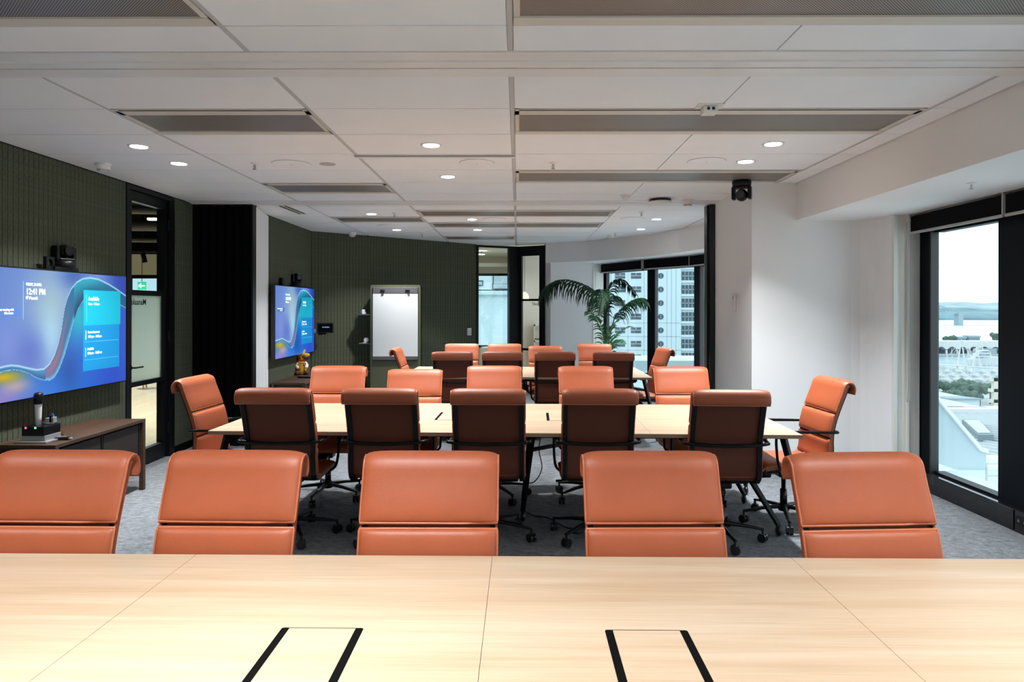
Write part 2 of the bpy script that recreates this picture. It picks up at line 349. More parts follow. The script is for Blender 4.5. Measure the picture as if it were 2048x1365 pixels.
# grilles: (x0,x1,y0,y1,label)
GR = [(-2.41, -1.23, 2.26, 2.86, 'perforated air grille at top left corner of the ceiling, nearest left'),
      (-0.035, 2.395, 2.26, 2.86, 'double-length perforated air grille at the top right, nearest the viewer'),
      (-2.41, -1.23, 4.05, 4.65, 'perforated air grille left of centre, just behind the near ceiling track'),
      (-0.035, 2.395, 4.05, 4.65, 'long perforated air grille on the right, behind the two-hole ceiling sensor'),
      (-2.41, -1.23, 6.45, 7.05, 'perforated air grille above the white pillar, left of centre'),
      (-0.035, 2.395, 5.85, 6.45, 'long perforated air grille ending beside the hanging black camera'),
      (-1.23, 1.165, 8.23, 8.83, 'first long grille behind the second ceiling track'),
      (-2.41, -1.23, 8.83, 9.43, 'short grille in the back ceiling, above the far television'),
      (-1.23, 1.165, 9.43, 10.03, 'second long grille behind the second ceiling track'),
      (-1.23, -0.035, 11.23, 11.83, 'farthest short grille, above the dark back wall')]
def in_grille(cx, cy): return any(g[0] < cx < g[1] and g[2] < cy < g[3] for g in GR)
thin = {1.165}
def add_tiles(xs, ys, planes):
    for j in range(len(ys)-1):
        for i in range(len(xs)-1):
            cx, cy = (xs[i]+xs[i+1])/2, (ys[j]+ys[j+1])/2
            if in_grille(cx, cy): continue
            gl = 0.004 if xs[i] in thin else 0.014; gr_ = 0.004 if xs[i+1] in thin else 0.014
            if i == 0: gl = 0
            g = 0.0045
            poly = clip([(xs[i]+gl, ys[j]+g), (xs[i+1]-gr_, ys[j]+g), (xs[i+1]-gr_, ys[j+1]-g), (xs[i]+gl, ys[j+1]-g)], planes)
            if len(poly) < 3: continue
            obj('ceiling_tile', prism(poly, CEIL, CEIL+0.013), 'tile', ceil)
add_tiles(xs, ys_front, [])
add_tiles(xs, ys_mid, [])
add_tiles(xs_back, ys_back, back_planes)
for x in (-2.41, -1.23, -0.035, 2.395):
    for a, b in ((-4.0, TRK1[0]), (TRK1[1], TRK2[0]), (TRK2[1], 12.9)):
        if b > 12: b = {-2.41: 11.12, -1.23: 12.2, -0.035: 12.98, 2.395: 10.0}[x]
        obj('grid_rail', B((x-0.012, x+0.012, a, b, CEIL+0.003, CEIL+0.014)), 'tee', ceil)
# operable wall head tracks
for n_, (a, b) in enumerate((TRK1, TRK2)):
    x0, x1 = -3.62, (2.59 if n_ == 0 else 2.18)
    t = structure('trim_%d' % (n_+1), B((x0, x1, a+0.005, a+0.11, CEIL-0.004, CEIL+0.006), (x0, x1, b-0.10, b-0.005, CEIL-0.004, CEIL+0.006)), 'track')
    obj('track_lip', B((x0, x1, a+0.11, a+0.185, CEIL-0.012, CEIL+0.006), (x0, x1, a+0.20, b-0.10, CEIL-0.012, CEIL+0.006)), 'track', t)
    obj('track_slot', B((x0, x1, a+0.18, a+0.205, CEIL-0.002, CEIL+0.0065)), 'dark_gap', t)

# left wall: green batten panels
def run_wall(name, p, q, z0, z1, thick, m, **kw):
    p, q = Vector(p), Vector(q); d = (q-p).normalized(); n = Vector((-d.y, d.x))       # thickness to the left of p->q
    return structure(name, prism([tuple(p), tuple(q), tuple(q+n*thick), tuple(p+n*thick)], z0, z1), m, **kw)
def battens(parent, p, q, z0=0.08, z1=2.705, w=0.0535, me=None):
    p, q = Vector(p), Vector(q); L = (q-p).length; d = (q-p)/L; n = max(1, round(L/w)); w_ = L/n
    a = math.atan2(d.y, d.x); bm = bmesh.new()
    box(bm, 0.0025, w_-0.0025, -0.010, 0.002, z0, z1)
    o = obj('wall_batten', bm, 'green_wall', parent, loc=(p.x, p.y, 0), rot=(0, 0, a)); me = o.data
    for k in range(1, n):
        c = o.copy(); c.location = (p.x+d.x*w_*k, p.y+d.y*w_*k, 0); COL.objects.link(c)
wl = run_wall('wall_left', (-3.64, -4), (-3.64, 6.40), 0, 3.5, 0.12, 'green_flat')
battens(wl, (-3.64, 3.0), (-3.64, 6.40))
wl2 = run_wall('wall_left', (-3.64, 7.30), (-3.64, 8.0), 0, 3.5, 0.12, 'green_flat')
battens(wl2, (-3.64, 7.30), (-3.64, 7.72))
structure('wall_left', B((-3.76, -3.64, 6.40, 7.30, 2.70, 3.5)), 'matte_black')
wtv = run_wall('wall_left', (-3.14, 8.72), (-3.14, 10.5), 0, 3.5, 0.1, 'green_flat')
battens(wtv, (-3.14, 8.72), (-3.14, 10.5))
wb_ = run_wall('wall_back', (-3.14, 10.5), (-0.76, 12.66), 0, 3.5, 0.1, 'green_flat')
battens(wb_, (-3.13, 10.5), (-0.765, 12.655))
structure('baseboard_left', B((-3.64, -3.622, 3, 6.4, 0, 0.08), (-3.64, -3.622, 7.3, 7.72, 0, 0.08)), 'matte_black')
bl = obj('baseboard_back', prism([(-3.14, 10.5), (-0.76, 12.66), (-0.748, 12.645), (-3.128, 10.485)], 0, 0.08), 'matte_black', kind='structure')
structure('wall_pillar', prism([(-2.97, 7.82), (-3.14, 8.72), (-3.76, 8.72), (-3.76, 8.0), (-3.64, 8.0), (-3.64, 7.90)], 0, 2.70), 'white_wall')
structure('wall_pillar', prism([(-3.14, 8.72), (-3.24, 10.5), (-3.9, 10.5), (-3.9, 8.72)], 0, 3.5), 'matte_black') if False else None

# black folding partition stacked in the corner
fp = empty('folding_partition', (-3.3, 7.72, 0), label='black folding partition stacked in the corner beside the white pillar', cat='partition')
npl = 14; x0, x1 = -3.615, -2.965
for k in range(npl):
    a = x0+(x1-x0)*k/npl-(-3.3); b = x0+(x1-x0)*(k+1)/npl-(-3.3)
    ya, yb = (0.0, 0.03) if k % 2 == 0 else (0.03, 0.0)
    obj('partition_leaf', prism([(a, ya), (b, yb), (b, yb+0.02), (a, ya+0.02)], 0.015, 2.685), 'matte_black', fp)
obj('end_post', B((0.325, 0.345, 0.0, 0.1, 0.01, 2.69)), 'black', fp)
obj('top_track', B((-0.315, 0.34, -0.01, 0.12, 2.685, 2.709)), 'black', fp)
# right block wall with rounded corner, wall stub
corner = [(3.10, 6.50), (3.17, 6.47), (3.22, 6.42), (3.25, 6.35), (3.265, 6.25), (3.275, 6.12)]
blk = structure('wall_right', prism([(2.18, 7.70), (2.18, 6.50)] + corner + [(3.61, 6.12), (3.61, 7.70)], 0, 2.76), 'white_wall', smooth=False)
structure('wall_right', B((2.181, 2.5, 7.70, 7.90, 0, 2.75)), 'white_wall')
structure('baseboard_right', prism([(2.168, 7.70), (2.168, 6.488), (3.10, 6.488), (3.10, 6.50), (2.18, 6.50), (2.18, 7.70)], 0, 0.07), 'charcoal')
post = empty('partition_jamb_post', (2.15, 7.70, 0), label='tall glossy black jamb post at the end of the grey wall', cat='post')
obj('post_body', B((-0.035, 0.03, 0.0, 0.17, 0, 2.70)), 'gloss_black', post, bev=0.006)
obj('post_seal', B((-0.055, -0.036, 0.03, 0.14, 0.01, 2.69)), 'black', post)
# bulkheads
structure('ceiling_bulkhead', B((2.59, 3.72, -4.0, 6.5, 2.365, 3.5)), 'white_wall')
structure('ceiling_bulkhead', prism([(0.50, 12.49), (1.22, 12.1), (1.68, 11.50), (2.07, 10.95), (2.36, 10.2), (2.58, 9.42), (2.72, 8.6), (2.76, 7.9), (3.60, 7.9), (3.60, 8.2), (3.23, 9.7), (2.86, 10.9), (2.30, 11.8), (1.70, 13.1), (0.5, 13.1)], 2.365, 3.5), 'white_wall')
# short white wall between glazed door and window
structure('wall_back', prism([(0.50, 12.76), (0.585, 12.46), (1.34, 12.5), (1.40, 12.98), (1.68, 13.05), (1.68, 13.2), (0.50, 13.2)], 0, 2.75), 'white_wall')

# ------------------------------------------------------------------ windows
NW = [0]
def window(p, q, posts=0.25, inner=1, lab=True):
    """one glazed bay between facade points p and q (inside is to the right of p->q)"""
    NW[0] += 1
    p, q = Vector(p), Vector(q); L = (q-p).length; a = math.atan2(q.y-p.y, q.x-p.x)
    w = empty('window_%d' % NW[0], (p.x, p.y, 0), a, kind='structure')
    # local x along p->q, local +y outward
    g0, g1 = posts, L-posts*0.0
    obj('mullion_panel', B((0, posts, -0.04, 0.012, 0.10, 2.40)), 'mullion', w)
    obj('mullion_edge', B((posts-0.012, posts+0.008, -0.055, 0.012, 0.12, 2.365)), 'mull_edge', w)
    obj('window_frame', B((posts+0.014, L-0.02, -0.03, 0.05, 2.19, 2.40), (posts+0.014, L-0.02, -0.03, 0.06, 0.10, 0.172), (L-0.012, L, -0.03, 0.012, 0.10, 2.4)), 'mullion', w)
    obj('window_pane', B((posts+0.01, L-0.01, 0.0, 0.008, 0.165, 2.20)), 'glass', w)
    obj('outer_sill', B((posts, L, 0.05, 0.30, 0.02, 0.13)), 'sill', w)
    return w
def blind(name_lab, p, q, drop=2.21, cat='blind'):
    p, q = Vector(p), Vector(q); L = (q-p).length; a = math.atan2(q.y-p.y, q.x-p.x)
    b = empty('roller_blind', (p.x, p.y, 2.363), a, label=name_lab, cat=cat, group='black roller blinds over the windows')
    bm = bmesh.new(); cyl(bm, (L/2, 0.035, -0.04), 0.03, L-0.03, 'X', 14); obj('roller', bm, 'blind', b, smooth=True)
    obj('blind_fabric', B((0.012, L-0.012, 0.001, 0.004, drop-2.363, -0.02)), 'blind', b)
    obj('bottom_rail', B((0.008, L-0.008, -0.006, 0.010, drop-2.363-0.022, drop-2.363)), 'blind_rail', b, bev=0.003)
    obj('bracket', B((L-0.008, L+0.004, -0.008, 0.05, drop-2.363+0.0, -0.001)), 'blind_rail', b)
    return b
# right side: bays of 1.31 m; p->q must have outward on the left => walk towards -y ... local +y is left of direction
yb = 6.10
k = 0
while yb > -3.9:
    # direction from high y to low y: left of (0,-1) is +x
    L = 0.99 if k == 0 else 1.31
    window((3.55, yb), (3.55, yb-L), 0.18 if k == 0 else 0.50)
    yb -= L; k += 1
blabs = ['black roller blind over the nearest right window, by the white wall corner', 'second black roller blind on the right, cut by the picture edge']
yy = [6.06, 4.89, 3.58, 2.27, 0.96]
for i in range(2): blind(blabs[i], (3.40, yy[i]), (3.40, yy[i+1]+0.008))
for i in range(len(FAC)-1):
    if i == 0: continue
for i in range(len(FAC)-2, 0, -1): pass
# curved facade: walk from FAC[0] to far end has outward on the right, so walk from far end back
order = FAC[::-1]
for i in range(len(order)-1):
    p, q = order[i], order[i+1]
    # left of direction must be outward (+x,+y): direction (0.6,-1.2) -> left = (1.2,0.6) outward ok
    window(p, q, 0.14 if i == 0 else 0.195)
bl2 = ['far black roller blind behind the palm, against the white wall', 'black roller blind in the middle of the far windows, above the tower', 'black roller blind at the far windows beside the glossy post']
for i in range(3):
    p, q = Vector(order[i]), Vector(order[i+1]); d = (q-p).normalized(); n = Vector((d.y, -d.x))
    s = p + n*0.15 + d*(0.0 if i == 0 else 0.02); e = q + n*0.15
    blind(bl2[i], s, e)
# black skirting ducts
sk = structure('baseboard_right', B((3.45, 3.60, -4, 6.1, 0, 0.155)), 'gloss_black')
obj('duct_cover', B((3.443, 3.45, 4.86, 5.13, 0.01, 0.15)), 'gloss_black', sk, bev=0.002)
obj('duct_cover', B((3.443, 3.45, 3.2, 4.84, 0.01, 0.15)), 'gloss_black', sk, bev=0.002)
for i in range(len(order)-1):
    p, q = Vector(order[i]), Vector(order[i+1]); d = (q-p).normalized(); n = Vector((d.y, -d.x))
    structure('baseboard_back', prism([tuple(p+n*0.10), tuple(q+n*0.10), tuple(q-n*0.03), tuple(p-n*0.03)], 0, 0.155), 'gloss_black')
so = empty('floor_power_outlet', (3.442, 4.77, 0.09), label='black double power outlet on the black skirting duct at right edge', cat='outlet')
obj('outlet_plate', B((-0.006, 0.001, -0.06, 0.06, -0.03, 0.03)), 'black', so, bev=0.002)
for s in (-0.03, 0.03): obj('socket', B((-0.0075, -0.005, s-0.008, s-0.004, -0.01, 0.008), (-0.0075, -0.005, s+0.004, s+0.008, -0.01, 0.008)), 'silver', so)
# vertical white trims beside the windows
structure('trim_3', B((3.275, 3.305, 6.085, 6.13, 0, 2.365), (3.39, 3.405, 6.075, 6.13, 0, 2.365)), 'white_trim')
structure('trim_3', B((3.305, 3.39, 6.105, 6.13, 0, 2.365), (3.405, 3.50, 6.09, 6.13, 0, 2.365)), 'white_trim')
structure('trim_4', prism([(1.34, 12.495), (1.36, 12.495), (1.42, 12.95), (1.40, 12.98)], 0, 2.365), 'white_trim')
structure('trim_4', prism([(1.40, 12.80), (1.44, 12.80), (1.58, 12.86), (1.60, 13.05), (1.40, 13.05)], 0, 2.365), 'white_trim')
bc = bmesh.new(); tube(bc, smooth_pts([(3.37, 6.055, 2.3), (3.372, 6.055, 1.5), (3.368, 6.055, 0.80), (3.385, 6.055, 0.76), (3.402, 6.055, 0.80), (3.40, 6.055, 1.5), (3.402, 6.055, 2.3)], 6), 0.0028, 6)
obj('blind_chain', bc, 'grey_plastic', label='thin looped blind chain hanging beside the right window', cat='chain')

# ------------------------------------------------------------------ door 1 (left wall) and corridor
d1 = empty('door_1', (-3.64, 6.40, 0), kind='structure')
obj('door_frame', B((-0.12, 0.02, 0, 0.05, 0, 2.70), (-0.12, 0.02, 0.80, 0.90, 0, 2.70), (-0.12, 0.02, 0.05, 0.80, 2.66, 2.70)), 'black', d1)
obj('door_leaf', B((-0.07, -0.01, 0.055, 0.135, 0.01, 2.655), (-0.07, -0.01, 0.735, 0.795, 0.01, 2.655), (-0.07, -0.01, 0.135, 0.735, 2.56, 2.655), (-0.07, -0.01, 0.135, 0.735, 1.665, 1.715), (-0.07, -0.01, 0.135, 0.735, 0.79, 0.835), (-0.07, -0.01, 0.135, 0.735, 0.01, 0.16)), 'black', d1)
obj('glass_pane', B((-0.045, -0.037, 0.13, 0.74, 1.71, 2.565)), 'glass_in', d1)
obj('glass_pane', B((-0.045, -0.037, 0.13, 0.74, 0.155, 0.795)), 'glass_in', d1)
bm = bmesh.new()
nr = 40
for k in range(nr):
    y0 = 0.135+0.6*k/nr; y1 = 0.135+0.6*(k+1)/nr
    v = [bm.verts.new((x_, y_, z_)) for z_ in (0.83, 1.67) for (x_, y_) in ((-0.045, y0), (-0.036, (y0+y1)/2), (-0.045, y1), (-0.05, y1), (-0.05, y0))]
    for f_ in ((0, 1, 6, 5), (1, 2, 7, 6), (4, 9, 8, 3)): bm.faces.new([v[i] for i in f_])
bmesh.ops.recalc_face_normals(bm, faces=bm.faces)
rg = obj('reeded_pane', bm, 'reeded', d1)
text('lettering', 'Manaaki', 0.082, (-0.033, 0.435, 1.575), (PI/2, 0, -PI/2), 'letter', d1, bold=0.001)
bm = bmesh.new(); cyl(bm, (0.0, 0.095, 0.98), 0.026, 0.012, 'X', 16); tube(bm, [(0.0, 0.095, 0.98), (0.045, 0.095, 0.98), (0.05, 0.105, 0.98), (0.05, 0.225, 0.98)], 0.008, 8)
obj('door_handle', bm, 'black', d1, smooth=True)
for z in (0.3, 1.25, 2.4): 
    bm = bmesh.new(); cyl(bm, (0.005, 0.797, z), 0.008, 0.11, 'Z', 10); obj('hinge', bm, 'black', d1)

# corridor shell
structure('wall_corridor', B((-11, -1.6, 15.4, 15.55, 2.28, 2.74)), 'cream')
structure('wall_corridor', B((-11, -1.6, 15.4, 15.55, 2.74, 3.5)), 'matte_black')
structure('wall_corridor', B((-11, -1.6, 15.4, 15.55, 0, 0.3)), 'cream')
structure('wall_corridor', B((-11.1, -11, 3, 17.7, 0, 3.5)), 'cream')
structure('wall_corridor', B((-11, -3.9, 2.9, 3.0, 0, 3.5)), 'cream')
wq = empty('window_20', (-11, 15.45, 0), kind='structure')
obj('window_frame', B(*[(0.3+1.0*k, 0.37+1.0*k, -0.04, 0.04, 0.3, 2.28) for k in range(9)], (0, 9.4, -0.04, 0.04, 2.2, 2.28)), 'mullion', wq)
obj('window_pane', B((0, 9.4, 0, 0.01, 0.3, 2.28)), 'glass', wq)
ex = empty('exit_sign', at(283, 572, 14.9), label='small green exit sign with white arrow seen through the left glass door', cat='sign')
obj('sign_box', B((-0.085, 0.085, 0, 0.03, -0.085, 0.085)), 'exit_green', ex)
bm = bmesh.new(); box(bm, -0.05, 0.08, -0.004, 0.0, -0.012, 0.012)
for s in (1, -1): box(bm, -0.035, 0.035, -0.004, 0, -0.012, 0.012, Matrix.Translation((-0.035, 0, s*0.02)) @ Matrix.Rotation(s*0.8*-1, 4, 'Y'))
obj('arrow', bm, 'exit_white', ex)
obj('hanger', B((-0.005, 0.005, 0.01, 0.02, 0.08, 3.5-at(283, 572, 14.9).z)), 'black', ex)
lp = at(308, 437, 11.0)
ll = empty('corridor_lamp', lp, label='bright white lamp glowing behind top pane of the left glass door', cat='lamp')
obj('lamp_housing', B((-0.10, 0.10, -0.05, 0.05, 0.0, 0.05), (-0.005, 0.005, -0.005, 0.005, 0.05, 3.5-lp.z)), 'black', ll)
obj('lamp_diffuser', B((-0.09, 0.09, -0.04, 0.04, -0.03, 0.0)), 'lens_glow', ll)
# exposed ducts in the dark corridor ceiling
for nm, (u, v, Y, r) in {'a': (275, 452, 12, 0.09), 'b': (280, 480, 13, 0.05), 'c': (270, 420, 10, 0.06)}.items():
    c_ = at(u, v, Y); bm = bmesh.new(); cyl(bm, (0, 0, 0), r, 5, 'X', 14)
    obj('ceiling_duct', bm, 'charcoal', smooth=True, loc=c_, rot=(0, 0, 0.15), label={'a': 'thick dark duct, widest one behind top pane of left glass door', 'b': 'thinnest dark duct, lowest behind top pane of left glass door', 'c': 'middle-sized dark duct, highest behind top pane of left glass door'}[nm], cat='duct', group='ducts above the left corridor')
tsp = at(286, 510, 13.5)
tl = empty('track_spotlight', tsp, label='small black track spotlight hanging before cream band behind left door', cat='lamp')
bm = bmesh.new(); cyl(bm, (0, 0, -0.06), 0.045, 0.2, 'Z', 14); bmesh.ops.transform(bm, matrix=Matrix.Rotation(-0.25, 4, 'Y'), verts=bm.verts); obj('spot_body', bm, 'black', tl)
obj('spot_track', B((-0.8, 0.8, -0.02, 0.02, 0.05, 0.08), (-0.01, 0.01, -0.01, 0.01, 0.0, 3.5-tsp.z)), 'black', tl)
# wooden stool in corridor
st = at(275, 745, 13.2)
stl = empty('wooden_stool', (st.x, 13.2, 0), 0.3, label='pale wooden stool standing on floorboards behind the left glass door', cat='stool')
bm = bmesh.new(); cyl(bm, (0, 0, 0.44), 0.19, 0.035, 'Z', 24); obj('seat', bm, 'oak', stl)
for k in range(4):
    a = PI/4+k*PI/2; bm = bmesh.new(); tube(bm, [(0.11*math.cos(a), 0.11*math.sin(a), 0.43), (0.19*math.cos(a), 0.19*math.sin(a), 0)], [0.02, 0.014], 8); obj('leg', bm, 'oak_edge', stl)

# ------------------------------------------------------------------ back glazed partition + door 2
p2 = Vector((-0.76, 12.66)); q2 = Vector((0.02, 13.06)); L2 = (q2-p2).length; a2 = math.atan2(q2.y-p2.y, q2.x-p2.x)
w2 = empty('window_21', (p2.x, p2.y, 0), a2, kind='structure')
obj('window_frame', B((0, 0.035, -0.03, 0.05, 0, 2.7), (L2-0.22, L2, -0.03, 0.05, 0, 2.7), (0.035, L2-0.22, -0.03, 0.05, 2.66, 2.7), (0.035, L2-0.22, -0.03, 0.05, 0, 0.08)), 'black', w2)
obj('window_pane', B((0.03, L2-0.2, 0.0, 0.01, 0.07, 2.67)), 'glass_in', w2)
p3 = Vector((0.02, 13.06)); q3 = Vector((0.50, 12.76)); L3 = (q3-p3).length; a3 = math.atan2(q3.y-p3.y, q3.x-p3.x)
d2 = empty('door_2', (p3.x, p3.y, 0), a3, kind='structure')
obj('door_frame', B((0, 0.035, -0.04, 0.05, 0, 2.7), (L3-0.05, L3, -0.04, 0.05, 0, 2.7), (0.03, L3-0.05, -0.04, 0.05, 2.62, 2.7)), 'black', d2)
obj('door_leaf', B((0.035, 0.075, -0.03, 0.02, 0.01, 2.62), (L3-0.11, L3-0.055, -0.03, 0.02, 0.01, 2.62), (0.075, L3-0.11, -0.03, 0.02, 2.52, 2.62), (0.075, L3-0.11, -0.03, 0.02, 1.68, 1.72), (0.075, L3-0.11, -0.03, 0.02, 0.76, 0.80), (0.075, L3-0.11, -0.03, 0.02, 0.01, 0.12)), 'black', d2)
obj('glass_pane', B((0.07, L3-0.10, -0.01, 0, 1.71, 2.53)), 'glass_in', d2)
obj('glass_pane', B((0.07, L3-0.10, -0.01, 0, 0.79, 1.69)), 'glass_in', d2)
obj('glass_pane', B((0.07, L3-0.10, -0.01, 0, 0.11, 0.77)), 'glass_in', d2)
text('lettering', 'Tūhono', 0.075, (0.29, -0.014, 1.60), (PI/2, 0, 0), 'letter', d2, bold=0.001, width=0.62)
bm = bmesh.new(); tube(bm, [(L3-0.085, -0.03, 0.98), (L3-0.085, -0.07, 0.98), (L3-0.185, -0.07, 0.98)], 0.008, 8); obj('door_handle', bm, 'black', d2, smooth=True)
# rooms beyond: cream bulkhead and window, lounge with lamps
structure('wall_corridor', B((-1.6, 0.35, 17.0, 17.15, 2.40, 3.5), (-1.6, 0.35, 17.0, 17.15, 0, 0.58)), 'cream')
structure('wall_corridor', B((-1.6, 0.35, 16.2, 16.3, 2.52, 2.60)), 'white_wall')
structure('wall_corridor', B((-1.7, -1.6, 15.4, 17.7, 0, 3.5)), 'cream')
structure('wall_corridor', B((0.0, 1.7, 15.6, 15.75, 0, 3.5)), 'warm_wall')
structure('wall_corridor', B((0.35, 0.45, 15.75, 17.1, 0, 3.5)), 'cream')
structure('ceiling', B((-3.6, 1.7, 13.2, 17.1, 2.80, 2.84)), 'cream')
wz = empty('window_22', (-1.6, 17.05, 0), kind='structure')
obj('window_frame', B((0, 1.95, -0.03, 0.03, 2.34, 2.40), (1.62, 1.67, -0.03, 0.03, 0.58, 2.4), (0, 1.95, -0.03, 0.03, 0.58, 0.64), (0, 1.95, -0.03, 0.03, 1.98, 2.0)), 'mullion', wz)
obj('window_pane', B((0, 1.95, 0, 0.01, 0.6, 2.4)), 'glass', wz)
def pendant(u, v, Y, r, lab):
    c = at(u, v, Y); l = empty('pendant_lamp', c, label=lab, cat='lamp')  # pendant lamp hanging from a cord
    bm = bmesh.new(); lathe(bm, [(r*0.95, -r*0.8), (r, -r*0.3), (r*0.85, r*0.35), (r*0.45, r*0.85), (0.02, r)], n=20); obj('lamp_shade', bm, 'lampshade', l, smooth=True)
    obj('cord', B((-0.004, 0.004, -0.004, 0.004, r, 2.8-c.z)), 'black', l)
pendant(1037, 594, 14.2, 0.07, 'smaller glowing lampshade seen through the far glazed door, left one')
pendant(1049, 593, 14.4, 0.09, 'larger glowing lampshade seen through the far glazed door, right one')
bs = at(1030, 700, 15.0)
shf = empty('lounge_shelf', (0.55, 15.35, 0), label='pale shelf unit standing behind the far glazed door', cat='shelf')
for z in (0.4, 0.8, 1.15): obj('shelf_board', B((-0.2, 1.0, 0, 0.25, z, z+0.03)), 'cream', shf)
for x in (-0.2, 0.97): obj('side_panel', B((x, x+0.03, 0, 0.25, 0, 1.18)), 'cream', shf)
tb = empty('round_side_table', (-0.42, 14.3, 0), label='small white round table behind the far glass partition', cat='table')
bm = bmesh.new(); cyl(bm, (0, 0, 0.73), 0.33, 0.025, 'Z', 28); obj('tabletop', bm, 'white_plastic', tb)
bm = bmesh.new(); cyl(bm, (0, 0, 0.37), 0.03, 0.7, 'Z', 12); cyl(bm, (0, 0, 0.012), 0.22, 0.02, 'Z', 24); obj('pedestal', bm, 'black', tb)

# ------------------------------------------------------------------ ceiling fittings
for i, (x0, x1, y0, y1, lab) in enumerate(GR):
    cx, cy = (x0+x1)/2, (y0+y1)/2; hw, hd = (x1-x0)/2-0.016, (y1-y0)/2-0.008
    g = empty('air_grille', (cx, cy, CEIL), label=lab, cat='vent', group='perforated ceiling air grilles')
    obj('grille_frame', B((-hw, hw, -hd+0.045, -hd+0.125, 0.0, 0.008), (-hw, hw, hd-0.075, hd, -0.004, 0.006), (-hw, -hw+0.025, -hd, hd, 0, 0.007), (hw-0.025, hw, -hd, hd, 0, 0.007), (-hw, hw, -hd, -hd+0.012, -0.002, 0.006)), 'grille_frame', g)
    obj('perforated_panel', B((-hw+0.02, hw-0.02, -hd+0.12, hd-0.07, 0.0045, 0.007)), 'perf', g)
    obj('air_slot', B((-hw+0.02, hw-0.02, -hd+0.012, -hd+0.046, 0.003, 0.0055)), 'dark_gap', g)
# linear slot diffusers
for (x0, x1, y, lab) in ((-1.25, -0.03, 5.27, 'thin dark-edged slot diffuser in the ceiling between the two big grilles'), (-1.17, 0.01, 9.37, 'far thin slot diffuser between the two long back grilles')):
    s = empty('slot_diffuser', ((x0+x1)/2, y, CEIL), label=lab, cat='vent'); hw = (x1-x0)/2
    obj('diffuser_frame', B((-hw, hw, 0.028, 0.075, -0.012, 0.0), (-hw, hw, -0.008, 0.0, -0.006, 0.0)), 'track', s)
    obj('air_slot', B((-hw, hw, 0.0, 0.03, -0.003, 0.0)), 'dark_gap', s)
s = empty('slot_diffuser', (-2.67, 8.2, CEIL), -0.03, label='short slot diffuser running away from viewer beside the white pillar', cat='vent')
obj('diffuser_frame', B((-0.07, -0.05, -0.38, 0.38, -0.006, 0), (0.05, 0.07, -0.38, 0.38, -0.006, 0), (-0.008, 0.008, -0.38, 0.38, -0.006, 0)), 'white_trim', s)
obj('air_slot', B((-0.05, -0.008, -0.37, 0.37, -0.002, 0), (0.008, 0.05, -0.37, 0.37, -0.002, 0)), 'dark_gap', s)
# downlights (visible) and those of the same grid above and behind the viewer
DL = [(-2.73, 4.98, 'nearest left downlight, above the near television'), (-2.73, 5.57, 'second left downlight, just behind the nearest left one'), (-0.62, 4.95, 'centre downlight in front of the thin slot diffuser'),
      (-0.62, 6.13, 'centre downlight behind the thin slot diffuser'), (1.80, 4.92, 'nearest right downlight, behind the long grille'), (1.80, 5.51, 'second right downlight, beside the round speaker'),
      (-1.81, 8.56, 'back-room downlight above the far television'), (-1.80, 10.3, 'back-room downlight nearest the dark angled wall'), (-0.60, 9.08, 'back-room centre downlight, nearer of the two'),
      (-0.60, 10.29, 'back-room centre downlight, farther of the two'), (1.80, 9.06, 'back-room downlight beside the glossy black post'), (1.80, 10.2, 'farthest right downlight, lighting the curved bulkhead')]
def lamp(x, y, p=LAMP, z=CEIL-0.012, size=0.09, spread=1.85, col=(0.965, 0.985, 1.0)):
    l = bpy.data.lights.new('downlight_beam', 'AREA'); l.shape = 'DISK'; l.size = size; l.energy = p; l.color = col; l.spread = spread
    o = bpy.data.objects.new('downlight_beam', l); COL.objects.link(o); o.location = (x, y, z); return o
def downlight(x, y, lab, p=LAMP):
    d = empty('downlight', (x, y, CEIL), label=lab, cat='downlight', group='round recessed downlights')
    bm = bmesh.new(); lathe(bm, [(0.058, -0.005), (0.074, -0.004), (0.076, 0.0), (0.058, 0.0)], n=28); obj('trim_ring', bm, 'white_plastic', d, smooth=True)
    bm = bmesh.new(); cyl(bm, (0, 0, -0.005), 0.058, 0.004, 'Z', 28); obj('lens', bm, 'lens_glow', d)
    o = lamp(x, y, p); o.parent = d; o.location = (0, 0, -0.012)
for x, y, lab in DL: downlight(x, y, lab, LAMP*(0.80 if y < 7 else 0.84))
for x in (-2.73, -0.62, 1.80):
    for y in (1.35, -0.6, -2.4):
        downlight(x, y, 'round recessed downlight in the ceiling behind the viewer, %s column, %s row' % ({-2.73: 'left', -0.62: 'centre', 1.8: 'right'}[x], {1.35: 'first', -0.6: 'second', -2.4: 'third'}[y]), LAMP*(1.05 if y > 1 else 1.15))
for i, (x, y, r, lab) in enumerate([(-1.83, 5.59, 0.15, 'left large round ceiling speaker cover'), (-0.33, 5.56, 0.14, 'middle large round ceiling speaker cover'), (1.49, 5.51, 0.15, 'right large round ceiling speaker cover, beside a downlight'),
                     (-1.84, 9.81, 0.15, 'far left round speaker cover in the back ceiling'), (-0.31, 9.05, 0.15, 'far middle round speaker cover in the back ceiling'), (1.48, 9.01, 0.15, 'far right round speaker cover near the black post')]):
    s = empty('ceiling_speaker', (x, y, CEIL), label=lab, cat='speaker', group='round ceiling speakers')
    bm = bmesh.new(); lathe(bm, [(r, 0), (r, -0.004), (r-0.01, -0.007), (0.01, -0.008)], n=40); obj('speaker_grille', bm, 'tile', s)
    bm = bmesh.new(); tube(bm, [((r+0.001)*math.cos(a), (r+0.001)*math.sin(a), -0.001) for a in [k*PI/24 for k in range(48)]], 0.0022, 4, closed=True); obj('shadow_ring', bm, 'grey_plastic', s)
    bm = bmesh.new(); cyl(bm, (0, 0, -0.009), 0.004, 0.003, 'Z', 8); obj('centre_mark', bm, 'grey_plastic', s)
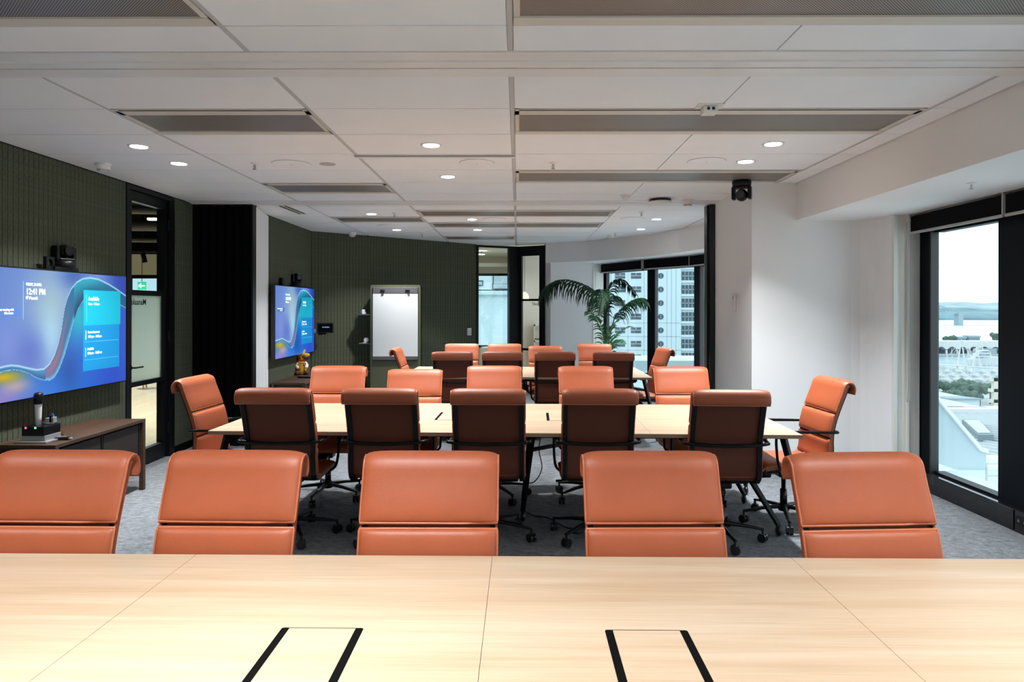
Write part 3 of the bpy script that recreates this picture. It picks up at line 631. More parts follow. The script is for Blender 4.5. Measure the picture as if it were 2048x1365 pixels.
bm = bmesh.new(); lathe(bm, [(0.065, 0), (0.062, -0.005), (0.01, -0.007)], (-1.54, 5.6, CEIL), n=28); obj('round_vent_cover', bm, 'grey_plastic', label='small grey round disc in ceiling right of the left speaker cover', cat='vent')
for i, (x, y, lab) in enumerate([(-2.12, 5.57, 'near left fire sprinkler, beside the left speaker cover'), (0.28, 5.56, 'near right fire sprinkler, right of the centre seam'), (-1.51, 8.47, 'far left sprinkler above the far television'),
                  (-1.5, 10.85, 'farthest left sprinkler above the angled wall'), (1.49, 8.4, 'far right sprinkler beside the far speaker cover'), (1.5, 10.75, 'farthest right sprinkler near the curved bulkhead')]):
    s = empty('fire_sprinkler', (x, y, CEIL), label=lab, cat='sprinkler', group='pendent fire sprinklers')
    bm = bmesh.new(); lathe(bm, [(0.032, 0), (0.03, -0.006), (0.012, -0.01)], n=20); obj('rosette', bm, 'white_plastic', s)
    bm = bmesh.new(); cyl(bm, (0, 0, -0.025), 0.006, 0.03, 'Z', 8); cyl(bm, (0, 0, -0.048), 0.016, 0.003, 'Z', 14)
    tube(bm, [(0.006, 0, -0.015), (0.012, 0, -0.03), (0.004, 0, -0.047)], 0.002, 6); tube(bm, [(-0.006, 0, -0.015), (-0.012, 0, -0.03), (-0.004, 0, -0.047)], 0.002, 6); obj('sprinkler_head', bm, 'chrome', s)
s = empty('fire_sprinkler', (2.95, 4.55, 2.365), label='small sprinkler under the right bulkhead soffit above the window', cat='sprinkler')
bm = bmesh.new(); lathe(bm, [(0.03, 0), (0.028, -0.006), (0.012, -0.01)], n=20); obj('rosette', bm, 'white_plastic', s)
bm = bmesh.new(); cyl(bm, (0, 0, -0.022), 0.006, 0.03, 'Z', 8); cyl(bm, (0, 0, -0.038), 0.015, 0.003, 'Z', 14); obj('sprinkler_head', bm, 'chrome', s)
for i, (x, y, lab) in enumerate([(-3.35, 5.58, 'left smoke detector, at the green wall'), (1.82, 7.47, 'right smoke detector, between access point and hanging camera'), (1.48, 11.04, 'far smoke detector near the curved bulkhead'), (-2.56, 10.72, 'far left white smoke detector over the angled wall')]):
    s = empty('smoke_detector', (x, y, CEIL), label=lab, cat='detector', group='white smoke detectors')
    k_ = 1.15
    bm = bmesh.new(); lathe(bm, [(0.052*k_, 0), (0.052*k_, -0.018), (0.045*k_, -0.024), (0.044*k_, -0.044), (0.036*k_, -0.05)], n=24); obj('detector_base', bm, 'white_plastic', s, smooth=False)
    bm = bmesh.new(); lathe(bm, [(0.036, -0.05), (0.030, -0.064), (0.01, -0.068)], n=24); obj('sensing_dome', bm, 'white_plastic', s)
    bm = bmesh.new()
    for j in range(12):
        a = j*PI/6; box(bm, 0.034, 0.042, -0.007, 0.007, -0.062, -0.048, Matrix.Rotation(a, 4, 'Z'))
    obj('vent_slot', bm, 'grey_plastic', s, kind='stuff')
s = empty('ceiling_sensor', (1.10, 7.14, CEIL), label='small white motion sensor left of the disc-shaped access point', cat='sensor')
bm = bmesh.new(); lathe(bm, [(0.055, 0), (0.054, -0.01), (0.04, -0.014)], n=24); obj('sensor_base', bm, 'white_plastic', s)
bm = bmesh.new(); lathe(bm, [(0.038, -0.014), (0.034, -0.04), (0.02, -0.05), (0.005, -0.052)], n=20); obj('sensor_lens', bm, 'white_plastic', s, smooth=True)
s = empty('wifi_access_point', (1.51, 7.40, CEIL), label='white dish-shaped wireless access point with black rim under the ceiling', cat='access point')
bm = bmesh.new(); lathe(bm, [(0.05, 0), (0.115, -0.008), (0.12, -0.03)], n=32); obj('mount', bm, 'gloss_black', s, smooth=True)
bm = bmesh.new(); lathe(bm, [(0.124, -0.03), (0.128, -0.036), (0.10, -0.055), (0.05, -0.066), (0.01, -0.068)], n=36); obj('dome', bm, 'white_plastic', s, smooth=True)
s = empty('people_counter', (1.10, 4.02, CEIL), label='white ceiling people sensor with two black lens holes, at the long grille', cat='sensor')
obj('mount_plate', B((-0.075, 0.075, -0.07, 0.03, -0.006, 0)), 'white_plastic', s, bev=0.003)
obj('sensor_body', B((-0.042, 0.042, -0.045, 0.035, -0.045, -0.006)), 'white_plastic', s, bev=0.006)
for x in (-0.014, 0.014):
    bm = bmesh.new(); cyl(bm, (x, -0.046, -0.022), 0.009, 0.004, 'Y', 16); obj('lens', bm, 'gloss_black', s)
# hanging PTZ camera
def ptz(name, loc, rz, lab, flip=False, sc=1.0):
    c = empty(name, loc, rz, label=lab, cat='camera'); f = -1 if flip else 1
    bm = bmesh.new(); lathe(bm, [(0.075, 0), (0.078, f*0.012), (0.074, f*0.04), (0.062, f*0.05)], n=28); obj('camera_base', bm, 'black', c, smooth=True, bev=0)
    obj('yoke', B((-0.078, -0.050, -0.035, 0.035, *sorted((f*0.045, f*0.155))), (0.050, 0.078, -0.035, 0.035, *sorted((f*0.045, f*0.155))), (-0.06, 0.06, -0.045, 0.045, *sorted((f*0.045, f*0.065)))), 'black', c, bev=0.012)
    bm = bmesh.new(); sphere(bm, (0, 0, f*0.118), 0.052, (0.95, 1, 1), 20); h = obj('camera_head', bm, 'black', c, smooth=True)
    bm = bmesh.new(); cyl(bm, (0, -0.048, f*0.118), 0.034, 0.03, 'Y', 20); obj('lens', bm, 'gloss_black', h, smooth=False)
    for o in [c]: o.scale = (sc, sc, sc)
    return c
ptz('hanging_camera', (2.04, 6.36, CEIL), -0.5, 'black pan-tilt camera hanging upside down from ceiling beside the white wall', True, 1.1)

# ------------------------------------------------------------------ wall devices
s = empty('wall_thermostat', (2.18, 6.95, 1.60), label='small white wall handset on the grey wall right of the black post', cat='switch')
obj('cradle', B((-0.012, 0.0, -0.05, 0.05, -0.095, 0.075)), 'white_plastic', s, bev=0.003)
obj('handset', B((-0.035, -0.012, -0.03, 0.035, -0.06, 0.09)), 'white_plastic', s, bev=0.006)
obj('display', B((-0.0365, -0.034, -0.015, 0.02, 0.035, 0.07)), 'grey_plastic', s)
sp_ = at(937.5, 664, 12.45)
# point on angled wall for u: param
def on_angled(u, v):
    d = ray(u, v); p = Vector((-3.13, 10.49)); q = Vector((-0.76, 12.65)); e = q-p
    # solve d.xy*t = p+e*s
    det = d.x*(-e.y)+d.y*e.x; t = (p.x*(-e.y)+p.y*e.x)/det
    return Vector((d.x*t, d.y*t, CAMZ+d.z*t))
AA = math.atan2(12.65-10.49, 2.37)
w_ = on_angled(937.5, 664)
s = empty('wall_switch', w_, AA, label='white four-button wall switch plate on the dark wall by the glass partition', cat='switch')
obj('switch_plate', B((-0.045, 0.045, -0.022, -0.008, -0.065, 0.065)), 'white_plastic', s, bev=0.002)
for x in (-0.02, 0.02):
    for z in (-0.035, 0.0, 0.035): obj('rocker', B((x-0.010, x+0.010, -0.027, -0.021, z-0.012, z+0.012)), 'grey_plastic', s)

# ------------------------------------------------------------------ televisions
def screen_mesh(w, h):
    """flat picture of a television, one quad per picture cell coloured by attribute"""
    NX, NY = 260, 150
    outer = [(0.0, 0.25), (0.05, 0.255), (0.105, 0.265), (0.146, 0.268), (0.189, 0.257), (0.247, 0.231), (0.301, 0.21), (0.348, 0.209), (0.388, 0.247), (0.422, 0.321), (0.447, 0.407), (0.468, 0.516), (0.481, 0.626), (0.494, 0.717), (0.512, 0.788), (0.539, 0.86), (0.58, 0.92), (0.627, 0.954), (0.685, 0.967), (0.756, 0.957), (0.84, 0.92), (0.917, 0.874), (1.0, 0.817)]
    inner = [(0.0, 0.20), (0.05, 0.215), (0.105, 0.23), (0.153, 0.234), (0.203, 0.218), (0.255, 0.186), (0.301, 0.145), (0.348, 0.119), (0.388, 0.112), (0.422, 0.133), (0.455, 0.197), (0.49, 0.302), (0.525, 0.441), (0.557, 0.583), (0.589, 0.686), (0.627, 0.76), (0.675, 0.798), (0.735, 0.805), (0.818, 0.785), (0.905, 0.753), (1.0, 0.697)]
    def interp(P, s):
        for i in range(len(P)-1):
            if P[i][0] <= s <= P[i+1][0]:
                t = (s-P[i][0])/(P[i+1][0]-P[i][0]); return P[i][1]+t*(P[i+1][1]-P[i][1])
        return P[-1][1]
    def lin(c): return [(x/255/12.92 if x/255 <= 0.04045 else ((x/255+0.055)/1.055)**2.4) for x in c]
    def mixc(a, b, t): t = max(0, min(1, t)); return [a[i]+(b[i]-a[i])*t for i in range(3)]
    def ss(a, b, x): t = max(0, min(1, (x-a)/(b-a))); return t*t*(3-2*t)
    def gauss(s, t, cs, ct, a, b): return math.exp(-((s-cs)/a)**2-((t-ct)/b)**2)
    def colour(s, t):
        to, ti = interp(outer, s), interp(inner, s)
        if t > to:                                   # upper left field
            c = mixc((98, 130, 205), (112, 148, 222), s*2)
            c = mixc(c, (160, 190, 205), gauss(s, t, 0.40, 0.72, 0.16, 0.35)*0.95)
            c = mixc(c, (178, 226, 245), gauss(s, t, 0.39, 0.45, 0.07, 0.22)*0.9)
            c = mixc(c, (86, 110, 200), gauss(s, t, 0.25, 0.36, 0.12, 0.16)*0.7)
            c = mixc(c, (130, 150, 225), gauss(s, t, 0.12, 0.42, 0.08, 0.2)*0.6)
            c = mixc(c, (58, 96, 178), gauss(s, t, 0.56, 0.97, 0.10, 0.10)*0.8)
            c = mixc(c, (30, 62, 175), ss(0.72, 0.98, s))
            e = (t-to)
            c = mixc((190, 235, 250), c, ss(0.0, 0.012, e))
        elif t > ti:                                 # ribbon
            if s < 0.36: 
                c = mixc((30, 90, 150), (90, 165, 210), (t-ti)/(to-ti+1e-4)); c = mixc(c, (60, 140, 205), 1-ss(0.0, 0.5, (to-t)/(to-ti+1e-4)))
            elif s < 0.56:
                f = (s-0.36)/0.2; d = (to-t)/(to-ti+1e-4)
                c = mixc((120, 120, 165), (30, 110, 160), f); c = mixc(c, (175, 110, 130), gauss(d, f, 0.42, 0.35, 0.2, 0.35)*0.8)
                c = mixc(c, (120, 205, 235), ss(0.7, 1.0, d)*0.8)
            else:
                d = (to-t)/(to-ti+1e-4)
                c = mixc((20, 165, 195), (8, 60, 105), d); c = mixc(c, (6, 90, 135), ss(0.6, 0.95, s)); c = mixc(c, (40, 190, 215), gauss(s, d, 0.68, 0.1, 0.1, 0.4)*0.6)
            edge = min(abs(t-ti), 1); c = mixc((150, 220, 245), c, ss(0.0, 0.010, edge)); c = mixc((190, 235, 250), c, ss(0.0, 0.012, to-t))
        else:                                        # below ribbon
            c = mixc((20, 110, 215), (30, 70, 200), ss(0.5, 1.0, s))
            c = mixc(c, (10, 185, 205), gauss(s, t, 0.60, 0.62, 0.09, 0.2)*0.95)
            c = mixc(c, (10, 70, 150), gauss(s, t, 0.52, 0.16, 0.08, 0.2)*0.6)
            c = mixc(c, (70, 130, 220), gauss(s, t, 0.30, 0.0, 0.2, 0.1)*0.6)
            c = mixc(c, (150, 130, 205), gauss(s, t, 0.06, 0.02, 0.2, 0.10)*0.95)
            c = mixc(c, (200, 170, 170), gauss(s, t, 0.17, 0.11, 0.10, 0.06)*0.85)
            c = mixc(c, (205, 175, 10), gauss(s, t, 0.10, 0.185, 0.11, 0.045)*1.0)
            c = mixc(c, (45, 95, 200), ss(0.85, 1.0, s)*0.5)
        return lin(c)
    me = bpy.data.meshes.new('screen_picture'); V = []; Fc = []
    for j in range(NY+1):
        for i in range(NX+1): V.append((0, w*i/NX, h*j/NY))
    for j in range(NY):
        for i in range(NX): a = j*(NX+1)+i; Fc.append((a, a+1, a+NX+2, a+NX+1))
    me.from_pydata(V, [], Fc); ca = me.color_attributes.new('Picture', 'FLOAT_COLOR', 'POINT')
    buf = []
    for j in range(NY+1):
        for i in range(NX+1): buf += [*colour(i/NX, j/NY), 1]
    ca.data.foreach_set('color', buf)
    m = bpy.data.materials.new('screen_picture'); m.use_nodes = True; t = m.node_tree; b = t.nodes['Principled BSDF']
    at_ = t.nodes.new('ShaderNodeAttribute'); at_.attribute_name = 'Picture'; t.links.new(at_.outputs['Color'], b.inputs['Emission Color']); b.inputs['Emission Strength'].default_value = 0.78
    b.inputs['Base Color'].default_value = (0.01, 0.01, 0.012, 1); b.inputs['Roughness'].default_value = 0.25
    me.materials.append(m); return me
TW, TH = 1.655, 0.93
pic = screen_mesh(TW, TH)
def tv(loc, lab, far=False):
    t = empty('television', loc, label=lab, cat='television')
    obj('tv_body', B((-0.055, -0.004, -0.012, TW+0.012, -0.012, TH+0.012)), 'gloss_black', t, bev=0.003)
    obj('wall_mount', B((-0.10, -0.055, 0.5, TW-0.5, 0.25, 0.7)), 'black', t)
    me = pic
    sc_ = obj('screen', me, 'black', t)
    S = 1.68/TW
    def P(s, tt, dx=0.0015): return (dx, s*TW, tt*TH)
    def rect(n, s0, s1, t0, t1, m, dx=0.001): return obj(n, B((dx-0.0003, dx, s0*TW, s1*TW, t0*TH, t1*TH)), m, sc_)
    rect('schedule_card', 0.632, 0.948, 0.545, 0.857, 'pan_top'); rect('schedule_card', 0.628, 0.938, 0.145, 0.545, 'pan_mid')
    rect('schedule_rule', 0.64, 0.93, 0.399, 0.402, 'pan_line', 0.0015); rect('schedule_rule', 0.64, 0.93, 0.240, 0.243, 'pan_line', 0.0015)
    rect('accent_bar', 0.655, 0.658, 0.575, 0.825, 'pan_line', 0.0015); rect('accent_bar', 0.648, 0.653, 0.42, 0.50, 'txt_white', 0.0015); rect('accent_bar', 0.646, 0.651, 0.27, 0.35, 'txt_green', 0.0015)
    rect('accent_bar', 0.2155, 0.2175, 0.61, 0.905, 'pan_line', 0.0012)
    rect('caption_box', 0.04, 0.198, 0.64, 0.70, 'pan_dark')
    R = (PI/2, 0, PI/2)
    for s_, size, s0, t0, wd, m, bo in (('FRIDAY, 24 APRIL', 0.030, 0.232, 0.872, 0.72, 'txt_white', 0), ('12:41 PM', 0.062, 0.232, 0.805, 0.88, 'txt_white', 0.0008), ('Manaaki', 0.032, 0.252, 0.765, 0.85, 'txt_white', 0),
                       ('Available', 0.047, 0.670, 0.765, 0.86, 'txt_white', 0.0005), ('Now - 1:00 pm', 0.030, 0.670, 0.725, 0.82, 'txt_white', 0),
                       ('Steven Laurence', 0.028, 0.666, 0.475, 0.86, 'txt_white', 0.0005), ('1:00 pm - 2:00 pm', 0.030, 0.666, 0.435, 0.85, 'txt_white', 0),
                       ('Available', 0.028, 0.662, 0.327, 0.85, 'txt_white', 0.0005), ('2:00 pm - 12:00 am', 0.030, 0.662, 0.288, 0.85, 'txt_white', 0),
                       ('Start your meeting with', 0.024, 0.045, 0.678, 0.82, 'txt_white', 0.0003), ('this room', 0.024, 0.105, 0.652, 0.9, 'txt_white', 0.0003)):
        text('lettering', s_, size, P(s0, t0), R, m, sc_, width=wd, bold=bo)
    obj('room_icon', B((0.0012, 0.0016, 0.232*TW, 0.232*TW+0.018, 0.768*TH, 0.768*TH+0.018), (0.0012, 0.0016, 0.238*TW, 0.238*TW+0.014, 0.778*TH, 0.778*TH+0.014)), 'txt_white', sc_)
    return t
tv((-3.53, 4.57, 0.893), 'large near television on the green wall showing a blue ribbon and the time')
tv((-3.045, 8.70, 0.900), 'far television on the green wall left of the whiteboard')
ptz('tabletop_camera', (-3.56, 5.42, 1.865), 1.2, 'glossy black pan-tilt camera standing on top of the near television', sc=1.05)
obj('camera_shelf', B((-3.62, -3.53, 5.27, 5.55, 1.835, 1.863)), 'black', label='black shelf bracket under the camera above the near television', cat='bracket')
bm = bmesh.new()
ring = empty('camera_ring_bracket', (-3.57, 5.24, 1.835), label='small black square bracket with a round hole, left of the near camera', cat='bracket')
n = 24; vo = []; vi = []
for k in range(n):
    a = 2*PI*k/n; c, s = math.cos(a), math.sin(a); mx = max(abs(c), abs(s)); vo.append((c/mx*0.047, s/mx*0.047+0.05)); vi.append((c*0.028, s*0.028+0.05))
F0 = [[bm.verts.new((x, y, z)) for y, z in vo] for x in (0, 0.025)]; F1 = [[bm.verts.new((x, y, z)) for y, z in vi] for x in (0, 0.025)]
for k in range(n):
    j = (k+1) % n
    bm.faces.new((F0[0][k], F0[0][j], F1[0][j], F1[0][k])); bm.faces.new((F0[1][k], F1[1][k], F1[1][j], F0[1][j]))
    bm.faces.new((F0[0][k], F0[1][k], F0[1][j], F0[0][j])); bm.faces.new((F1[0][k], F1[0][j], F1[1][j], F1[1][k]))
bmesh.ops.recalc_face_normals(bm, faces=bm.faces); obj('ring_plate', bm, 'black', ring)
ptz('tabletop_camera', (-3.08, 9.62, 1.855), 1.0, 'black pan-tilt camera standing on top of the far television', sc=1.0)
obj('camera_shelf', B((-3.13, -3.05, 9.45, 9.75, 1.842, 1.853)), 'black', label='black shelf bracket under the camera above the far television', cat='bracket')
obj('camera_bracket', B((-3.12, -3.08, 9.05, 9.12, 1.842, 1.94)), 'black', bev=0.004, label='small black bracket on far television, left of its camera', cat='bracket')
# touch panel beside far tv
q = on_angled(651, 662)
s = empty('touch_panel', (q.x+0.02, q.y-0.10, q.z), AA-0.45, label='small black touch tablet with blue text on the dark wall beside far television', cat='tablet')
obj('tablet', B((-0.12, 0.12, -0.17, -0.155, -0.03, 0.125)), 'gloss_black', s, bev=0.003)
obj('tablet_screen', B((-0.107, 0.107, -0.172, -0.169, -0.015, 0.11)), 'matte_black', s)
text('lettering', 'Available', 0.03, (-0.045, -0.174, 0.05), (PI/2, 0, 0), 'txt_blue', s)
obj('tablet_bracket', B((-0.10, 0.02, -0.16, -0.02, -0.05, -0.03), (-0.10, -0.04, -0.10, -0.02, -0.06, 0.04)), 'black', s, bev=0.004)
obj('tablet_arm', B((-0.19, -0.12, -0.14, -0.09, -0.03, 0.03)), 'silver', s, bev=0.01)

# ------------------------------------------------------------------ whiteboard tower
wbx, wby = -1.895, 10.75
wt = empty('whiteboard_stand', (wbx, wby, 0), 0.05, label='tall olive green stand with a white writing board and black side shelves', cat='whiteboard')
bm = bmesh.new(); hw = 0.385; H = 1.905; rr = 0.03
poly = [(-hw, 0.05), (hw, 0.05)] + [(hw-rr+rr*math.cos(a), H-rr+rr*math.sin(a)) for a in [k*PI/10 for k in range(6)]] + [(-hw+rr-rr*math.sin(a), H-rr+rr*math.cos(a)) for a in [k*PI/10 for k in range(6)]]
va = [bm.verts.new((x, -0.02, z)) for x, z in poly]; vb = [bm.verts.new((x, 0.02, z)) for x, z in poly]
bm.faces.new(va); bm.faces.new(vb[::-1])
for k in range(len(poly)): bm.faces.new((va[k], vb[k], vb[(k+1) % len(poly)], va[(k+1) % len(poly)]))
bmesh.ops.recalc_face_normals(bm, faces=bm.faces); obj('panel', bm, 'olive', wt)
obj('carcass', B((-hw+0.01, hw-0.01, 0.02, 0.30, 0.0, H-0.02)), 'matte_black', wt)
obj('writing_board', B((-0.345, 0.345, -0.036, -0.021, 0.80, 1.77)), 'whiteboard', wt)
obj('top_rail', B((-0.345, 0.345, -0.040, -0.021, 1.77, 1.865)), 'charcoal', wt, bev=0.003)
obj('bottom_rail', B((-0.345, 0.345, -0.044, -0.021, 0.745, 0.80)), 'charcoal', wt, bev=0.003)
for x in (-0.19, 0.19):
    obj('paper_clamp', B((x-0.04, x+0.03, -0.06, -0.040, 1.818, 1.83), (x-0.012, x+0.022, -0.07, -0.040, 1.80, 1.822)), 'gloss_black', wt, bev=0.004)
for z in (1.43, 0.98, 0.55): obj('side_shelf', B((-hw-0.19, -hw+0.01, 0.01, 0.16, z, z+0.022)), 'charcoal', wt, bev=0.008)
bxs = empty('marker_box', (wbx-hw-0.115, wby+0.06, 1.4525), label='small white and blue box on the upper side shelf of the olive stand', cat='box')
obj('box_body', B((-0.03, 0.01, -0.03, 0.03, 0, 0.07)), 'white_plastic', bxs, bev=0.003); obj('blue_end', B((-0.055, -0.03, -0.02, 0.02, 0.01, 0.055)), 'blue', bxs, bev=0.003); obj('small_roll', B((0.012, 0.03, -0.02, 0.02, 0, 0.03)), 'white_plastic', bxs, bev=0.004)
er = empty('tape_dispenser', (wbx-hw-0.08, wby+0.055, 1.0025), label='white rounded dispenser on the lower side shelf of the olive stand', cat='dispenser')
bm = bmesh.new(); cyl(bm, (0, 0, 0.045), 0.038, 0.045, 'Y', 20); obj('dispenser_body', bm, 'white_plastic', er, smooth=False, bev=0.003); obj('dispenser_foot', B((-0.055, 0.01, -0.022, 0.022, 0, 0.012)), 'white_plastic', er)

# ------------------------------------------------------------------ credenzas
def credenza(loc, L, D, Hh, lab, ndoor=2):
    c = empty('credenza', loc, label=lab, cat='cabinet')          # origin: wall side, near end; x depth, y length
    obj('cabinet_top', B((0, D, 0, L, Hh-0.022, Hh)), 'dark_wood', c)
    obj('cabinet_body', B((0.02, D-0.035, 0.03, L-0.03, 0.22, Hh-0.022)), 'dark_door', c)
    w = (L-0.10)/ndoor
    for k in range(ndoor):
        dd = obj('sliding_door', B((D-0.032, D-0.016, 0.05+k*w+0.004, 0.05+(k+1)*w-0.012, 0.235, Hh-0.04)), 'dark_door', c)
        obj('pull_edge', B((D-0.016, D-0.010, 0.05+(k+1)*w-0.03, 0.05+(k+1)*w-0.014, 0.235, Hh-0.04)), 'black', dd)
    for y in (0.0, L-0.035):
        for x in (0.01, D-0.035): obj('leg', B((x, x+0.035, y, y+0.035, 0, Hh-0.022)), 'dark_wood', c)
    return c
credenza((-3.61, 4.74, 0), 1.15, 0.44, 0.60, 'dark walnut credenza under the near television')
credenza((-3.12, 8.74, 0), 1.35, 0.44, 0.60, 'dark low credenza under the far television, with the toy on it')
# mic dock
dk = empty('microphone_dock', (-3.375, 4.90, 0.60), 0.0, label='black and silver charging dock with red and green lights on the near credenza', cat='charger')
obj('dock_plate', B((-0.125, 0.105, -0.11, 0.11, 0, 0.014)), 'silver', dk, bev=0.003)
obj('dock_lower', B((-0.085, 0.08, -0.085, 0.085, 0.014, 0.05)), 'silver', dk, bev=0.003)
obj('dock_upper', B((-0.085, 0.078, -0.085, 0.085, 0.05, 0.115)), 'gloss_black', dk, bev=0.004)
obj('red_light', B((-0.06, -0.05, -0.088, -0.085, 0.10, 0.112)), 'led_red', dk); obj('green_light', B((0.008, 0.018, -0.088, -0.085, 0.10, 0.112)), 'led_green', dk)
mc = empty('wireless_microphone', (-3.40, 4.90, 0.7155), label='cordless microphone with black head standing in the dock', cat='microphone')
bm = bmesh.new(); lathe(bm, [(0.017, 0), (0.019, 0.05), (0.022, 0.13), (0.024, 0.145)], n=20); obj('handle', bm, 'white_plastic', mc, smooth=True, label='pale grey tapered handle')
bm = bmesh.new(); lathe(bm, [(0.024, 0.145), (0.031, 0.155), (0.032, 0.20), (0.026, 0.222), (0.01, 0.23)], n=20); obj('mic_head', bm, 'black', mc, smooth=True)
cp = empty('clip_microphone_charger', (-3.325, 4.93, 0.7155), label='small silver holder with clip-on transmitters on the charging dock', cat='charger')
obj('cradle', B((-0.035, -0.008, -0.02, 0.02, 0, 0.045), (0.008, 0.025, -0.02, 0.02, 0, 0.05), (-0.035, 0.025, -0.022, 0.022, 0, 0.012)), 'silver', cp, bev=0.003)
obj('transmitter', B((-0.008, 0.008, -0.015, 0.015, 0.012, 0.06)), 'black', cp); obj('blue_clip', B((0.0, 0.014, -0.006, 0.006, 0.05, 0.075)), 'blue', cp)
bm = bmesh.new(); tube(bm, smooth_pts([(-0.022, 0, 0.045), (-0.024, 0, 0.075), (-0.005, 0, 0.105), (0.02, 0, 0.10), (0.012, 0, 0.06)], 5), 0.0018, 6); obj('antenna_lead', bm, 'black', cp)
rm = empty('remote_control', (-3.275, 4.93, 0.601), -1.45, label='black remote with silver tip lying on the near credenza', cat='remote')
obj('remote_body', B((-0.018, 0.018, -0.085, 0.07, 0.003, 0.020)), 'gloss_black', rm, bev=0.005); obj('remote_tip', B((-0.012, 0.012, 0.07, 0.09, 0.003, 0.016)), 'silver', rm, bev=0.003); obj('remote_lead', B((-0.003, 0.003, -0.16, -0.085, 0.004, 0.010)), 'silver', rm)
bm = bmesh.new(); tube(bm, smooth_pts([(-3.56, 5.0, 0.605), (-3.50, 5.10, 0.604), (-3.45, 5.16, 0.604), (-3.38, 5.14, 0.604), (-3.33, 5.02, 0.604)], 5), 0.0025, 6); obj('charger_cable', bm, 'black', label='thin dark cable looping on the near credenza behind the remote', cat='cable')
rm = empty('remote_control', (-2.87, 9.35, 0.601), 1.45, label='black remote lying on the far credenza in front of the toy', cat='remote')
obj('remote_body', B((-0.03, 0.03, -0.10, 0.10, 0.002, 0.022)), 'gloss_black', rm, bev=0.005); obj('button_pad', B((-0.018, 0.018, -0.02, 0.07, 0.022, 0.025)), 'charcoal', rm)
# giraffe toy
gz = at(607, 735, 9.95)
G = empty('giraffe_toy', (gz.x+0.0, 9.86, 0.60), 0.35, label='yellow spotted giraffe soft toy with red collar on the far credenza', cat='toy')
bm = bmesh.new(); tube(bm, smooth_pts([(0, 0.01, 0.01), (0, 0.01, 0.07), (-0.005, 0, 0.14), (-0.015, 0, 0.20), (-0.015, 0, 0.27)], 5), [0.055]*3+[0.072]*5+[0.068]*4+[0.05]*4+[0.04]*5, 14)
body = obj('body', bm, 'toy', G, smooth=True)
bm = bmesh.new(); sphere(bm, (0.0, -0.01, 0.295), 0.05, (1.1, 1, 0.95), 18); sphere(bm, (0.065, -0.03, 0.275), 0.036, (1.35, 0.9, 0.85), 16); hd = obj('head', bm, 'toy', G, smooth=True)
bm = bmesh.new(); sphere(bm, (-0.045, 0.0, 0.325), 0.02, (1, 0.6, 1.3), 12); sphere(bm, (0.045, 0.01, 0.335), 0.016, (1, 0.6, 1.2), 12); obj('ear', bm, 'toy', hd, smooth=True)
for x in (-0.012, 0.018): 
    bm = bmesh.new(); cyl(bm, (x, 0, 0.35), 0.005, 0.04, 'Z', 8); sphere(bm, (x, 0, 0.37), 0.009, n=8); obj('horn', bm, 'toy_spot', hd, smooth=True)
for x in (0.012, 0.05): bm = bmesh.new(); sphere(bm, (x, -0.055, 0.31), 0.006, n=8); obj('eye', bm, 'black', hd)
bm = bmesh.new(); tube(bm, [(0.05*math.cos(a)-0.008, 0.048*math.sin(a), 0.205) for a in [k*PI/8 for k in range(16)]], 0.013, 8, closed=True); obj('collar', bm, 'toy_red', G, smooth=True)
for s_ in (-1, 1):
    bm = bmesh.new(); tube(bm, smooth_pts([(s_*0.05, 0, 0.17), (s_*0.075, -0.04, 0.13), (s_*0.06, -0.075, 0.11)], 4), 0.02, 10); sphere(bm, (s_*0.06, -0.085, 0.11), 0.024, n=12); obj('arm', bm, 'toy_white', G, smooth=True)
    bm = bmesh.new(); tube(bm, smooth_pts([(s_*0.04, 0, 0.03), (s_*0.06, -0.07, 0.028), (s_*0.065, -0.11, 0.03)], 4), 0.024, 10); lg = obj('leg', bm, 'toy', G, smooth=True)
    bm = bmesh.new(); sphere(bm, (s_*0.065, -0.125, 0.035), 0.03, n=12); obj('hoof', bm, 'toy_spot', lg, smooth=True)
bm = bmesh.new(); rnd = random.Random(3)
for k in range(34):
    a = rnd.uniform(0, 2*PI); z = rnd.uniform(0.03, 0.25); R_ = 0.052 if z < 0.05 else (0.068 if z < 0.17 else (0.048 if z < 0.215 else 0.041))
    sphere(bm, (R_*math.cos(a)-0.008, R_*math.sin(a), z), 0.011, n=6)
obj('spots', bm, 'toy_spot', body, kind='stuff')

